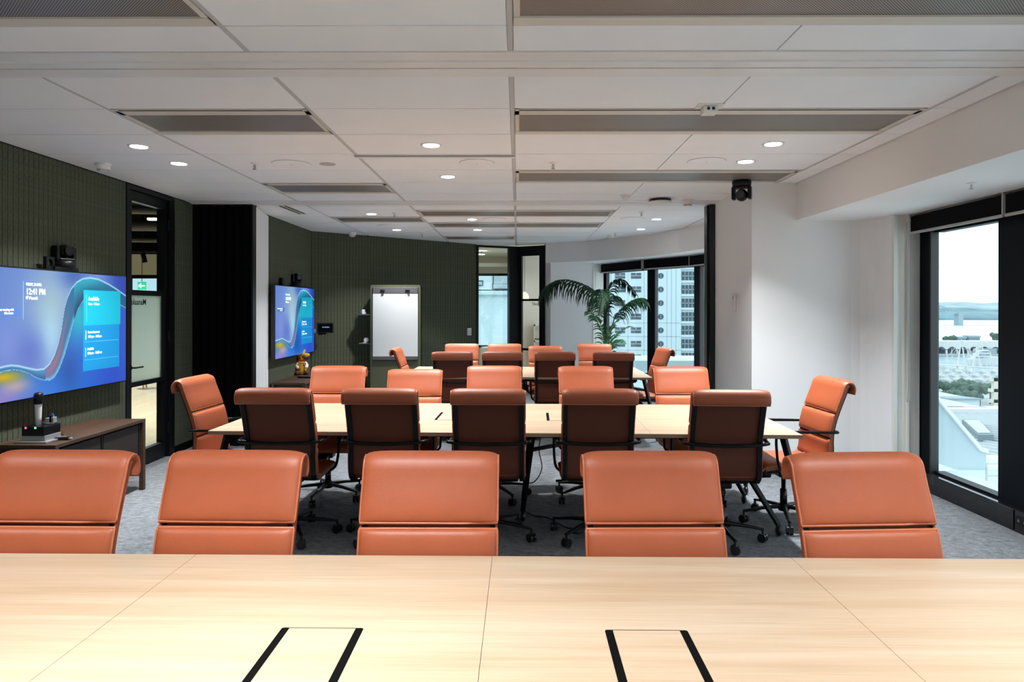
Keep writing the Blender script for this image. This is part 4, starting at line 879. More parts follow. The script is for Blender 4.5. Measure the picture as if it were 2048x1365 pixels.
# ------------------------------------------------------------------ tables
def table(cx, cy, L, D, rz, npan, lab, boxes=(), lname=''):
    t = empty('conference_table', (cx, cy, 0), rz, label=lab, cat='table')
    w = L/npan
    for k in range(npan):
        x0 = -L/2+k*w
        o = obj('tabletop_panel', B((x0+(0.0006 if k else 0), x0+w-(0.0006 if k < npan-1 else 0), -D/2, D/2, 0.716, 0.74)), 'oak', t)
        o.data.materials.append(M['oak_edge'])
        for p in o.data.polygons:
            if abs(p.normal.z) < 0.5: p.material_index = 1
    for bx, by in boxes:
        bm = bmesh.new(); r = 0.006; hw_, hd_ = 0.103, 0.187
        pts = [(sx_*(hw_-r)+r*math.cos(a), sy_*(hd_-r)+r*math.sin(a)) for sx_, sy_, a0 in ((1, 1, 0), (-1, 1, PI/2), (-1, -1, PI), (1, -1, 1.5*PI)) for a in (a0, a0+PI/4, a0+PI/2)]
        c = obj('cable_box', prism([(x+bx, y+by) for x, y in pts], 0.7395, 0.7406, bm), 'matte_black', t)
        obj('box_lid', B((bx-0.083, bx+0.083, by-0.1825, by+0.1825, 0.7398, 0.7412)), 'oak', c)
    # underframe
    obj('under_rail', B((-L/2+0.15, L/2-0.15, -D/2+0.22, -D/2+0.26, 0.67, 0.716), (-L/2+0.15, L/2-0.15, D/2-0.26, D/2-0.22, 0.67, 0.716)), 'black', t)
    legs = []
    for sx_ in (-1, 1):
        for sy_ in (-1, 1):
            legs.append(((sx_*(L/2-0.09), sy_*(D/2-0.10)), (sx_*(L/2+0.05), sy_*(D/2-0.02))))
            legs.append(((sx_*(L/2-0.42), sy_*(D/2-0.42)), (sx_*(L/2-0.05), sy_*(D/2-0.30))))
            legs.append(((sx_*0.20, sy_*(D/2-0.30)), (sx_*0.13, sy_*(D/2-0.55))))
    for (a, b) in legs:
        bm = bmesh.new(); tube(bm, [(a[0], a[1], 0.715), (b[0], b[1], 0.075)], [0.026, 0.018], 4); lg = obj('leg', bm, 'black', t)
        bm = bmesh.new(); sphere(bm, (b[0], b[1], 0.035), 0.034, (0.6, 1, 1), 14); box(bm, b[0]-0.012, b[0]+0.012, b[1]-0.012, b[1]+0.012, 0.05, 0.08); obj('foot_castor', bm, 'rubber', lg, smooth=False)
    for sx_ in (-1, 1): obj('top_plate', B((sx_*(L/2-0.11)-0.03, sx_*(L/2-0.11)+0.03, -D/2+0.05, D/2-0.05, 0.704, 0.716)), 'black', t)
    bm = bmesh.new(); tube(bm, [(0.19, -D/2+0.36, 0.56), (0.45, -D/2+0.9, 0.50)], 0.016, 6); obj('stretcher', bm, 'black', t)
    return t
table(-0.085, 1.555, 3.86, 1.40, -0.004, 4, 'nearest light oak conference table, filling the bottom of the picture', [(-0.405, 0.0), (0.405, 0.0)])
table(-0.09, 5.17, 3.84, 1.38, -0.024, 4, 'middle light oak conference table with ten armchairs along it', [(-0.405, 0.0), (0.405, 0.0)])
table(0.10, 8.82, 2.96, 1.44, -0.015, 3, 'farthest light oak conference table, before the palm', [])
# cables under the middle table
bm = bmesh.new(); tube(bm, smooth_pts([(0.18, 4.95, 0.71), (0.15, 4.93, 0.55), (0.17, 4.9, 0.42), (0.12, 4.88, 0.33), (0.05, 4.9, 0.31)], 6), 0.004, 6); obj('hanging_cable', bm, 'black', label='black cable hanging below the middle table beside its centre leg', cat='cable')
bm = bmesh.new(); tube(bm, smooth_pts([(0.04, 5.3, 0.01), (0.12, 5.15, 0.008), (0.22, 5.1, 0.008), (0.30, 4.95, 0.008), (0.37, 4.85, 0.01), (0.5, 4.9, 0.01), (0.42, 4.75, 0.008), (0.35, 4.8, 0.008)], 6), 0.005, 6); obj('floor_cable', bm, 'black', label='black cable snaking over the carpet under the middle table', cat='cable')

# ------------------------------------------------------------------ office chairs
HWP = 0.232
seatC = [(-0.245, 0.418), (-0.225, 0.436), (-0.15, 0.446), (-0.02, 0.447), (0.10, 0.442), (0.175, 0.444), (0.208, 0.462)]
backC = [(0.216, 0.475), (0.228, 0.52), (0.232, 0.57), (0.230, 0.62), (0.236, 0.69), (0.252, 0.76), (0.270, 0.815), (0.296, 0.885), (0.322, 0.95), (0.334, 0.985)]
rollC = [(0.341, 1.004), (0.354, 1.016), (0.369, 1.020), (0.385, 1.013), (0.394, 0.996), (0.396, 0.975), (0.391, 0.952)]
def resample(P, n):
    Q = smooth_pts([(0, y, z) for y, z in P], 10); D = [0]
    for i in range(1, len(Q)): D.append(D[-1]+(Q[i]-Q[i-1]).length)
    out = []; j = 0
    for k in range(n+1):
        s = D[-1]*(k/n); 
        while j < len(D)-2 and D[j+1] < s: j += 1
        t = (s-D[j])/max(1e-9, D[j+1]-D[j]); out.append(Q[j].lerp(Q[j+1], t))
    return out
def normals(Q):                                   # towards the sitter
    N = []
    for i in range(len(Q)):
        d = (Q[min(i+1, len(Q)-1)]-Q[max(i-1, 0)]).normalized(); N.append(Vector((0, -d.z, d.y)))
    return N
def pad(P, hw, t, ns=16, nx=18, base=0.006):
    Q0 = resample(P, 200); L = 200; bm = bmesh.new(); rows_ = []
    N0 = normals(Q0)
    def f(a): return max(0.0, 1-abs(a)**8)**0.5
    tb_ = [math.sin(PI/2*(2*j/ns-1)) for j in range(ns+1)]; ta = [math.sin(PI/2*(2*i/nx-1)) for i in range(nx+1)]
    for b in tb_:
        k = int(round((b+1)/2*200)); q, n = Q0[k], N0[k]
        rows_.append([bm.verts.new((a*hw, *(q+n*(base+t*f(a)*f(b)))[1:])) for a in ta])
    for j in range(ns):
        for i in range(nx): bm.faces.new((rows_[j][i], rows_[j][i+1], rows_[j+1][i+1], rows_[j+1][i]))
    # back side
    rb = []
    for b in tb_:
        k = int(round((b+1)/2*200)); q, n = Q0[k], N0[k]
        rb.append([bm.verts.new((a*hw, *(q+n*0.0005)[1:])) for a in (-1, 1)])
    for j in range(ns):
        bm.faces.new((rb[j][0], rb[j+1][0], rb[j+1][1], rb[j][1]))
        bm.faces.new((rows_[j][0], rows_[j+1][0], rb[j+1][0], rb[j][0])); bm.faces.new((rows_[j][-1], rb[j][1], rb[j+1][1], rows_[j+1][-1]))
    bm.faces.new([rb[0][0], rb[0][1]] + rows_[0][::-1]); bm.faces.new([rb[-1][1], rb[-1][0]] + rows_[-1])
    bmesh.ops.recalc_face_normals(bm, faces=bm.faces); return bm
def pipe_loop(bm, P, hw, r=0.0045, off=0.0095):
    Q = resample(P, 26); N = normals(Q); h = hw-0.001; pts = []
    for i in range(27): pts.append(Vector((h, *(Q[i]+N[i]*off)[1:])))
    for x in (0.5, 0, -0.5): pts.append(Vector((h*x, *(Q[26]+N[26]*off)[1:])))
    for i in range(26, -1, -1): pts.append(Vector((-h, *(Q[i]+N[i]*off)[1:])))
    for x in (-0.5, 0, 0.5): pts.append(Vector((h*x, *(Q[0]+N[0]*off)[1:])))
    tube(bm, pts, r, 6, closed=True)
def strip(P, x0, x1, d0, d1, n=30):
    """swept bar along the profile, x0..x1 wide, between normal offsets d0..d1"""
    Q = resample(P, n); N = normals(Q); bm = bmesh.new(); R_ = []
    for q, nn in zip(Q, N):
        R_.append([bm.verts.new((x, *(q+nn*d)[1:])) for x, d in ((x0, d0), (x1, d0), (x1, d1), (x0, d1))])
    for i in range(n):
        for k in range(4): bm.faces.new((R_[i][k], R_[i][(k+1) % 4], R_[i+1][(k+1) % 4], R_[i+1][k]))
    bm.faces.new(R_[0][::-1]); bm.faces.new(R_[-1]); bmesh.ops.recalc_face_normals(bm, faces=bm.faces); return bm
def split_back(z0, z1):
    Q = [(q.y, q.z) for q in resample(backC, 120)]; return [p for p in Q if z0 <= p[1] <= z1][::6] + [[p for p in Q if z0 <= p[1] <= z1][-1]]
lowP, midP = split_back(0.475, 0.636), split_back(0.650, 0.804)
topP = split_back(0.820, 0.985) + rollC
def make_chair(loc, rz, lab, group):
    c = empty('office_chair', loc, rz, label=lab, cat='chair', group=group)
    obj('seat_shell', strip(seatC, -0.218, 0.218, -0.010, 0.001), 'leather_shaded', c, smooth=False)
    sp2 = obj('seat_pad', pad(seatC, 0.236, 0.028), 'leather', c, smooth=True)
    obj('backrest_shell', strip(backC+rollC[:2], -0.205, 0.205, -0.008, 0.001), 'leather_shaded', c)
    obj('back_pad', pad(lowP, HWP, 0.020), 'leather', c, smooth=True)
    obj('back_pad', pad(midP, HWP, 0.024), 'leather', c, smooth=True)
    obj('back_pad', pad(topP, HWP+0.002, 0.020, ns=26), 'leather', c, smooth=True)
    bm = bmesh.new()
    for P in (lowP, midP, topP): pipe_loop(bm, P, HWP)
    pipe_loop(bm, seatC, 0.236); obj('piping', bm, 'piping', c, smooth=True)
    allC = seatC[1:]+backC+rollC[:3]
    for s_ in (-1, 1):
        a, b = sorted((s_*0.196, s_*0.224)); obj('side_rail', strip(allC, a, b, -0.026, -0.004, 50), 'black', c, smooth=False)
        # edge leather band
        a, b = sorted((s_*0.2245, s_*0.231)); obj('edge_band', strip(allC[:-1], a, b, -0.016, 0.004, 40), 'leather', c)
        x = s_*0.268
        bm = bmesh.new(); tube(bm, smooth_pts([(s_*0.215, 0.262, 0.688), (s_*0.25, 0.268, 0.69), (x, 0.245, 0.692), (x, 0.10, 0.694), (x, -0.08, 0.694), (x, -0.145, 0.684), (x, -0.168, 0.65), (x, -0.165, 0.56), (x*0.985, -0.155, 0.49), (x*0.93, -0.13, 0.435), (x*0.7, -0.09, 0.405), (s_*0.08, -0.05, 0.392)], 5), 0.0095, 8); ar = obj('armrest', bm, 'black', c, smooth=True)
        bm = bmesh.new(); tube(bm, [(x, 0.20, 0.699), (x, 0.0, 0.702), (x, -0.10, 0.701)], [0.012, 0.017, 0.012], 8, flat=0.35); obj('arm_pad', bm, 'black', ar, smooth=True)
    bm = bmesh.new(); tube(bm, smooth_pts([(-0.245, 0.268, 0.69), (-0.15, 0.274, 0.682), (0, 0.278, 0.678), (0.15, 0.274, 0.682), (0.245, 0.268, 0.69)], 5), 0.012, 8); obj('back_crossbar', bm, 'black', c, smooth=True)
    obj('tilt_mechanism', B((-0.075, 0.075, -0.14, 0.12, 0.365, 0.41), (-0.19, 0.19, -0.10, -0.06, 0.395, 0.425), (-0.19, 0.19, 0.06, 0.10, 0.395, 0.425), (-0.05, 0.05, -0.05, 0.05, 0.33, 0.37)), 'black', c, bev=0.012)
    bm = bmesh.new(); cyl(bm, (0.0, -0.15, 0.355), 0.035, 0.09, 'Y', 16); obj('tension_knob', bm, 'black', c, smooth=True)
    bm = bmesh.new(); tube(bm, [(0.05, -0.02, 0.385), (0.21, -0.02, 0.375), (0.26, -0.02, 0.37)], [0.006, 0.006, 0.009], 8); obj('height_lever', bm, 'black', c, smooth=True)
    bm = bmesh.new(); lathe(bm, [(0.026, 0.12), (0.024, 0.24), (0.016, 0.242), (0.016, 0.34)], n=16); obj('gas_column', bm, 'gloss_black', c, smooth=True)
    sb = obj('star_base', (lambda bm: (lathe(bm, [(0.036, 0.085), (0.042, 0.10), (0.034, 0.135)], n=20), [tube(bm, [(0.02*math.cos(a), 0.02*math.sin(a), 0.115), (0.16*math.cos(a), 0.16*math.sin(a), 0.105), (0.30*math.cos(a), 0.30*math.sin(a), 0.085)], [0.022, 0.018, 0.012], 8, flat=0.7) for a in [k*2*PI/5+0.3 for k in range(5)]], bm)[-1])(bmesh.new()), 'black', c, smooth=False)
    for k in range(5):
        a = k*2*PI/5+0.3; bm = bmesh.new()
        for s_ in (-1, 1): cyl(bm, (0, s_*0.014, 0.030), 0.029, 0.017, 'Y', 18)
        cyl(bm, (0, 0, 0.070), 0.008, 0.035, 'Z', 8); box(bm, -0.012, 0.024, -0.006, 0.006, 0.03, 0.056)
        obj('castor', bm, 'rubber', sb, loc=(0.295*math.cos(a), 0.295*math.sin(a), 0), rot=(0, 0, a+1.3*k))
    return c
CH = []
G1, G2, G3 = 'terracotta chairs at the nearest table', 'terracotta chairs at the middle table', 'terracotta chairs at the farthest table'
YT = 0.345
def chair_list():
    L = []
    # far side of the nearest table, facing the viewer
    for x, y, r, lab in ((-1.585, 2.41, -0.01, 'leather chair cut by the left edge of the picture, front row'), (-0.985, 2.415, -0.015, 'second chair from left in front row, leather back facing viewer'), (-0.298, 2.41, 0.005, 'centre chair of the front row, leather back facing viewer'),
                         (0.465, 2.42, 0.02, 'fourth chair from left in front row, leather back facing viewer'), (1.19, 2.41, 0.07, 'rightmost front row chair, before the window wall')): L.append((x, y-YT, r, lab, G1, 0))
    for x, y, r, lab in ((-1.527, 4.36, 0, 'leftmost chair seen from behind at the middle table'), (-0.862, 4.36, 0.0, 'second from left of chairs seen from behind, middle table'), (-0.185, 4.35, 0.0, 'centre chair seen from behind at the middle table'),
                         (0.518, 4.36, -0.02, 'fourth from left of chairs seen from behind, middle table'), (1.33, 4.32, -0.05, 'rightmost chair seen from behind at the middle table')): L.append((x, y+YT, PI+r, lab, G2, 0))
    for x, y, r, lab, lo in ((-1.545, 5.99, 0, 'leftmost far-side chair at the middle table, below the far credenza', 0), (-0.88, 6.0, 0.02, 'slightly lower far-side chair, before the olive whiteboard stand', -0.028), (-0.203, 6.02, 0, 'centre far-side chair at the middle table', 0),
                         (0.587, 6.0, 0.01, 'fourth far-side chair at the middle table, under the palm', 0), (1.407, 5.98, 0.04, 'rightmost far-side chair at middle table, by the black post', 0)): L.append((x, y-YT, r, lab, G2, lo))
    L.append((-2.35+YT, 5.05, PI/2-0.05, 'chair at the left end of the middle table, before black partition', G2, 0))
    L.append((2.27-YT, 5.05, -PI/2+0.05, 'chair at the right end of the middle table, before the white wall', G2, 0))
    for x, y, r, lab in ((-0.756, 8.02, 0, 'leftmost chair seen from behind at the farthest table'), (-0.18, 8.03, 0.0, 'second chair seen from behind at the farthest table'), (0.427, 8.02, 0.0, 'third chair seen from behind at the farthest table'),
                         (1.108, 8.0, -0.03, 'rightmost chair seen from behind at the farthest table')): L.append((x, y+YT, PI+r, lab, G3, 0))
    for x, y, r, lab, lo in ((-0.79, 9.80, 0.0, 'leftmost far-side chair at the farthest table, before dark wall', 0), (-0.19, 9.8, 0, 'second far-side chair at farthest table, below the glass partition', 0), (0.385, 9.8, 0, 'lower far-side chair at farthest table, before the glazed door', -0.03),
                         (1.086, 9.78, 0.02, 'rightmost far-side chair at the farthest table, before the palm', 0)): L.append((x, y-YT, r, lab, G3, lo))
    L.append((-1.53+YT, 8.82, PI/2, 'chair at left end of the farthest table, before the whiteboard', G3, 0))
    L.append((1.86-YT, 8.82, -PI/2+0.15, 'chair at right end of the farthest table, before the windows', G3, 0))
    return L
CLIST = chair_list()
rc = random.Random(5)
proto = None
for (x, y, r, lab, g, lo) in CLIST:
    if proto is None: proto = make_chair((x, y, 0), r, lab, g); c = proto
    else:
        c = copy_tree(proto); c.location = (x, y, 0); c.rotation_euler = (0, 0, r); c['label'] = lab; c['group'] = g
    c.scale = (1, 1, 1+lo)
    for ch in c.children:
        if ch.name.startswith('star_base'): ch.rotation_euler = (0, 0, rc.uniform(-0.6, 0.6))

# ------------------------------------------------------------------ palm
px, py = 1.46, 11.3
pl = empty('potted_palm', (px, py, 0), label='tall potted kentia palm with dark arching fronds before the far windows', cat='plant')
P0 = Vector((px, py, 0))
def frond(name, pts, n, ll, m, droop=0.8, w=0.017, side=1.0, sweep=0.5):
    Q = smooth_pts([at(*p)-P0 for p in pts], 8); bm = bmesh.new(); tube(bm, Q, [0.008*(1-0.8*i/len(Q))+0.002 for i in range(len(Q))], 5)
    rn = random.Random(len(pts)*n); n = int(n*1.25)
    for i in range(n):
        f = 0.22+0.78*i/(n-1); k = min(len(Q)-2, int(f*(len(Q)-1))); q = Q[k]; d = (Q[k+1]-Q[k]).normalized()
        lat = d.cross(Vector((0, 0, 1)))
        if lat.length < 0.1: lat = Vector((0, 1, 0))
        lat.normalize()
        for s_ in (-1, 1):
            L = 1.25*ll*math.sin(PI*(0.15+0.8*f))**0.6*rn.uniform(0.85, 1.1)
            dirn = (d*sweep + lat*s_*0.55 + Vector((0, 0, 0.25))).normalized(); p = q.copy(); pts_ = [p.copy()]; seg = 5
            for j in range(seg):
                dirn = (dirn + Vector((0, 0, -droop*(0.25+0.25*j)))).normalized(); p = p + dirn*L/seg; pts_.append(p.copy())
            wd = dirn.cross(d); wd = lat*0.3 + d; wd.normalize(); prev = None
            for j, pp in enumerate(pts_):
                ww = w*(0.5 if j == 0 else (1-(j/seg)**2*0.95))
                a, b = bm.verts.new(pp+wd*ww), bm.verts.new(pp-wd*ww)
                if prev: bm.faces.new((prev[0], a, b, prev[1]))
                prev = (a, b)
    return obj(name, bm, m, pl)
cr_ = (1213, 655)
FR = [([(1213, 700, 11.3), (1207, 610, 11.25), (1180, 577, 11.2), (1130, 560, 11.1), (1098, 572, 11.0), (1088, 592, 10.95)], 30, 0.42, 'frond', 1.1),
      ([(1213, 700, 11.3), (1211, 610, 11.3), (1222, 572, 11.35), (1236, 560, 11.4), (1256, 573, 11.5), (1272, 592, 11.6)], 20, 0.22, 'frond', 0.7),
      ([(1216, 700, 11.3), (1228, 640, 11.2), (1248, 615, 11.1), (1270, 600, 11.0), (1286, 598, 10.95), (1294, 610, 10.9)], 24, 0.30, 'frond', 1.0),
      ([(1213, 700, 11.3), (1212, 620, 11.2), (1208, 590, 11.0), (1205, 580, 10.8), (1200, 600, 10.5), (1195, 630, 10.3)], 24, 0.26, 'frond', 0.9),
      ([(1213, 700, 11.3), (1214, 620, 11.3), (1222, 596, 11.3), (1236, 600, 11.2), (1250, 622, 11.1)], 20, 0.20, 'frond', 0.6),
      ([(1213, 700, 11.3), (1208, 630, 11.35), (1200, 605, 11.5), (1188, 600, 11.7), (1180, 625, 11.9)], 20, 0.22, 'frond', 0.7),
      ([(1213, 720, 11.3), (1205, 660, 11.2), (1192, 635, 11.1), (1175, 624, 11.0)], 14, 0.17, 'frond_light', 0.5),
      ([(1217, 740, 11.3), (1222, 690, 11.2), (1232, 672, 11.15), (1250, 658, 11.1), (1258, 655, 11.1)], 14, 0.15, 'frond_light', 0.25),
      ([(1217, 740, 11.3), (1219, 680, 11.2), (1224, 655, 11.2), (1236, 640, 11.2)], 14, 0.15, 'frond_light', 0.3),
      ([(1213, 740, 11.3), (1208, 680, 11.2), (1200, 655, 11.2), (1192, 640, 11.2)], 14, 0.17, 'frond_light', 0.4),
      ([(1217, 740, 11.3), (1225, 690, 11.15), (1240, 680, 11.1), (1250, 688, 11.0)], 12, 0.12, 'frond_light', 0.5)]
for pts, n, ll, m, dr in FR: frond('frond', pts, n, ll, m, dr)
for (dx, dy, u) in ((0, 0, 1213), (0.03, 0.02, 1217), (-0.03, 0.02, 1209)):
    top = at(u, 690, 11.3)-P0; bm = bmesh.new(); tube(bm, smooth_pts([(dx, dy, 0.36), (dx*1.5, dy, 0.6), tuple(top)], 5), [0.02-0.0012*i for i in range(11)], 8); obj('stem', bm, 'stem_brown' if dx == 0 else 'stem', pl, smooth=True)
bm = bmesh.new(); lathe(bm, [(0.14, 0), (0.17, 0.02), (0.20, 0.38), (0.185, 0.38), (0.18, 0.34)], n=28); obj('pot', bm, 'charcoal', pl, smooth=True)
bm = bmesh.new(); cyl(bm, (0, 0, 0.345), 0.18, 0.02, 'Z', 24); obj('soil', bm, 'soil', pl)

# ------------------------------------------------------------------ lamps added to brighten the corridors
for x, y, p in ((-5.6, 9.0, 150), (-8.5, 13.0, 160), (-5.0, 11.5, 130), (-0.8, 15.2, 17), (0.9, 14.4, 4)):
    z = 2.78 if y < 14 and x < -2 else 2.72
    h = empty('corridor_fill_lamp', (x, y, z), label='added corridor lamp ' + {-5.6: 'nearest behind the left glass door', -8.5: 'farthest behind the left glass door', -5.0: 'between the others behind the left glass door', -0.8: 'behind the far glass partition', 0.9: 'behind the far glazed door, left of the palm'}[x], cat='downlight', group='added corridor lamps')
    bm = bmesh.new(); cyl(bm, (0, 0, 0.004), 0.07, 0.008, 'Z', 24); obj('lens', bm, 'lens_glow', h)
    bm = bmesh.new(); cyl(bm, (0, 0, 0.01+(3.5-z-0.008)/2), 0.008 if z < 2.9 else 0.01, 3.5-z-0.01, 'Z', 8); obj('stem', bm, 'black', h)
    o = lamp(x, y, p, z-0.01, 0.14, 2.6, (1, 0.95, 0.85)); o.parent = h; o.location = (0, 0, -0.01)

# ------------------------------------------------------------------ outside world
SEA = -31.5
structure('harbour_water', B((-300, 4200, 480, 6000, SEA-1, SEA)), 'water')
structure('city_ground', B((-200, 900, 20, 330, SEA-1, SEA+0.3), (-200, 240, 330, 480, SEA-1, SEA+0.3)), 'land')
structure('marina_water', B((240, 900, 330, 480, SEA-1, SEA+0.05)), 'basin')
structure('wharf_ground', B((200, 700, 480, 560, SEA-1, SEA+1.2)), 'land')
def hill(name, Y, x0, x1, h, dep, m, lab, seed, base=0):
    rn = random.Random(seed); n = 90; bm = bmesh.new(); ph = [rn.uniform(0, 6.28) for _ in range(6)]
    rowsv = [[bm.verts.new((x0+(x1-x0)*i/n, Y-2, SEA-0.8)) for i in range(n+1)]]
    for j in range(9):
        fy = j/8; row = []
        for i in range(n+1):
            x = x0+(x1-x0)*i/n
            r = 0.62+0.14*math.sin(x*0.004+ph[0])+0.10*math.sin(x*0.011+ph[1])+0.05*math.sin(x*0.031+ph[2])+0.03*math.sin(x*0.083+ph[3])+0.02*rn.uniform(-1, 1)
            row.append(bm.verts.new((x, Y+dep*fy, SEA-0.5+base+h*r*math.sin(PI*min(1, fy*1.1+0.02))**0.7)))
        rowsv.append(row)
    for j in range(9):
        for i in range(n): bm.faces.new((rowsv[j][i], rowsv[j][i+1], rowsv[j+1][i+1], rowsv[j+1][i]))
    obj(name, bm, m, kind='structure', label=lab)
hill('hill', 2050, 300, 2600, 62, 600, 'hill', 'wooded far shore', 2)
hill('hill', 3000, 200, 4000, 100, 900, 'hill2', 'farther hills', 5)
# harbour bridge
br = empty('harbour_bridge', (900, 1400, SEA), label='long steel harbour bridge crossing the water beyond the marina', cat='bridge')
dz = at(1900, 624, 1400).z-SEA
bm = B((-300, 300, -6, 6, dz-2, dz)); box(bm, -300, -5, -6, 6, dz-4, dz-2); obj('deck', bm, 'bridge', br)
xp = at(1917, 640, 1400).x-900
for x in (xp-120, xp, xp+110, xp+220): obj('pier', prism([(x-4.5, -8), (x+4.5, -8), (x+4.5, 8), (x-4.5, 8)], 0, dz-2), 'bridge', br)
bm = bmesh.new(); xa0, xa1 = at(1840, 620, 1400).x-900, at(1916, 620, 1400).x-900; npz = 12; top = []
for k in range(npz+1):
    f = k/npz; top.append((xa0+(xa1-xa0)*f, 0, dz+1+15*math.sin(PI*min(1, f*0.5+0.5)) ))
tube(bm, top, 0.8, 5)
for k in range(npz):
    tube(bm, [top[k], (top[k+1][0], 0, dz)], 0.4, 4); tube(bm, [top[k], (top[k][0], 0, dz)], 0.4, 4)
obj('truss', bm, 'bridge', br)
# wharf building with wave roof
wy = 500; wz0 = SEA+1.2
a_, b_ = at(1862, 700, wy).x, at(2012, 700, wy).x; zt = at(1900, 683, wy).z; zb = at(1900, 694, wy).z
wh = empty('wave_roof_pavilion', ((a_+b_)/2, wy, wz0), label='long white pavilion with scalloped wave roof by the marina', cat='building')
hw = (b_-a_)/2; bm = bmesh.new(); na = 7; pts = []
top_ = zt-wz0; low = zb-wz0
for k in range(na*10+1):
    f = k/(na*10); x = -hw+2*hw*f; ph = (k % 10)/10; pts.append((x, low-2.2+2.6*math.sin(PI*ph)))
lo_ = [bm.verts.new((x, -6, z)) for x, z in pts]; hi_ = [bm.verts.new((x, -6, top_+0.4)) for x, z in pts]
lo2 = [bm.verts.new((x, 6, z)) for x, z in pts]; hi2 = [bm.verts.new((x, 6, top_+0.4)) for x, z in pts]
for k in range(len(pts)-1):
    bm.faces.new((lo_[k], lo_[k+1], hi_[k+1], hi_[k])); bm.faces.new((hi_[k], hi_[k+1], hi2[k+1], hi2[k])); bm.faces.new((lo_[k+1], lo_[k], lo2[k], lo2[k+1]))
obj('wave_roof', bm, 'boat', wh)
for k in range(na+1):
    x = -hw+2*hw*k/na; obj('column', B((x-0.5, x+0.5, -6, -5, 0, low-1.5)), 'boat', wh)
obj('glazed_hall', B((-hw, hw, 0, 6, 0, low-0.4)), 'wharf_glass', wh)
for z in (3.3, 6.6): obj('floor_band', B((-hw, hw*0.2, -0.4, 0, z, z+0.5)), 'boat', wh)
obj('ramp_roof', prism([(-2, -10), (hw*0.5, -10), (hw*0.5, -8), (-2, -8)], 0, 4), 'roof_grey2', wh)
# far sheds and trees on the wharf
for u0, u1, v0, Y, m, lab in ((1915, 1932, 674, 640, 'roof_grey', 'low dark shed behind the pavilion, left one'), (1938, 1960, 672, 640, 'roof_grey', 'low dark shed behind the pavilion, right one')):
    x0_, x1_ = at(u0, v0, Y).x, at(u1, v0, Y).x; z = at(u0, v0, Y).z
    s = empty('harbour_shed', ((x0_+x1_)/2, Y, SEA), label=lab, cat='building'); obj('shed_wall', B((-(x1_-x0_)/2, (x1_-x0_)/2, 0, 8, -0.5, z-SEA-1.5)), 'roof_grey', s); obj('shed_roof', prism([(-(x1_-x0_)/2-0.5, -0.5), ((x1_-x0_)/2+0.5, -0.5), ((x1_-x0_)/2+0.5, 8.5), (-(x1_-x0_)/2-0.5, 8.5)], z-SEA-1.5, z-SEA), 'roof_grey2', s)
def tree(u, v, Y, r, lab, sx=1.3, ground=SEA):
    c = at(u, v, Y); t = empty('tree', (c.x, Y, ground), label=lab, cat='tree', group='trees around the marina'); rn = random.Random(int(u*7+v))
    h = c.z-ground; bm = bmesh.new()
    for k in range(16):
        a = rn.uniform(0, 6.28); q = rn.uniform(0, 0.75)*r
        bmesh.ops.create_icosphere(bm, subdivisions=1, radius=r*rn.uniform(0.3, 0.5), matrix=Matrix.Translation((q*math.cos(a)*sx, q*math.sin(a), h+rn.uniform(-0.35, 0.3)*r)))
    obj('crown', bm, 'tree', t)
    bm = bmesh.new(); cyl(bm, (0, 0, h*0.45), r*0.08, h*0.9, 'Z', 8); obj('trunk', bm, 'stem_brown', t)
tree(1899, 678, 575, 4.5, 'round dark tree above the pavilion roof, left one', 1.5)
tree(1998, 674, 560, 5.5, 'round dark tree above the pavilion roof, right one', 1.2)
for i, (u, v, Y, r, sx_) in enumerate(((1872, 768, 225, 2.3, 1.1), (1892, 772, 236, 2.6, 1.1), (1914, 774, 226, 3.1, 1.1), (1937, 771, 240, 3.4, 1.1), (1960, 775, 226, 3.3, 1.1), (1981, 776, 240, 3.0, 1.1), (1903, 790, 206, 2.5, 1.2), (1926, 792, 198, 2.6, 1.2), (1950, 793, 206, 2.6, 1.2))):
    tree(u, v, Y, r, 'leafy green tree between marina and roofs, %s from left in the %s row' % (('first', 'second', 'third', 'fourth', 'fifth', 'sixth')[i % 6], 'back' if i < 6 else 'front'), sx_)
# superyacht
def yacht(u, v, Y, L, Hh, lab, sup=3):
    c = at(u, v, Y); y = empty('motor_yacht', (c.x, Y, SEA), 0.12, label=lab, cat='boat')
    bm = bmesh.new(); hb = [(-L/2, -0.12*L), (L*0.3, -0.12*L), (L*0.5, 0), (L*0.3, 0.12*L), (-L/2, 0.12*L)]
    bmb = [(x*0.92, yy_*0.7) for x, yy_ in hb]
    a = [bm.verts.new((x, yy_, 0)) for x, yy_ in bmb]; b = [bm.verts.new((x, yy_, Hh*(0.36+0.14*(x > 0)))) for x, yy_ in hb]
    bm.faces.new(a[::-1]); bm.faces.new(b)
    for k in range(5): bm.faces.new((a[k], a[(k+1) % 5], b[(k+1) % 5], b[k]))
    obj('hull', bm, 'boat', y)
    z = Hh*0.38
    for k in range(sup):
        w = L*(0.36-0.09*k); obj('deck_house', B((-w-L*0.03, w*0.62, -0.08*L, 0.08*L, z, z+Hh*0.16)), 'boat', y); obj('deck_glazing', B((-w*0.95, w*0.5, -0.084*L, 0.084*L, z+Hh*0.04, z+Hh*0.10)), 'boat_dark', y); z += Hh*0.17
    bm = bmesh.new(); tube(bm, [(-L*0.03, 0, z), (-L*0.06, 0, z+Hh*0.28)], [0.25*L/18, 0.1*L/18], 6); obj('mast', bm, 'boat', y)
yacht(1968, 729, 410, 19, 10, 'large white motor yacht moored before the scalloped pavilion')
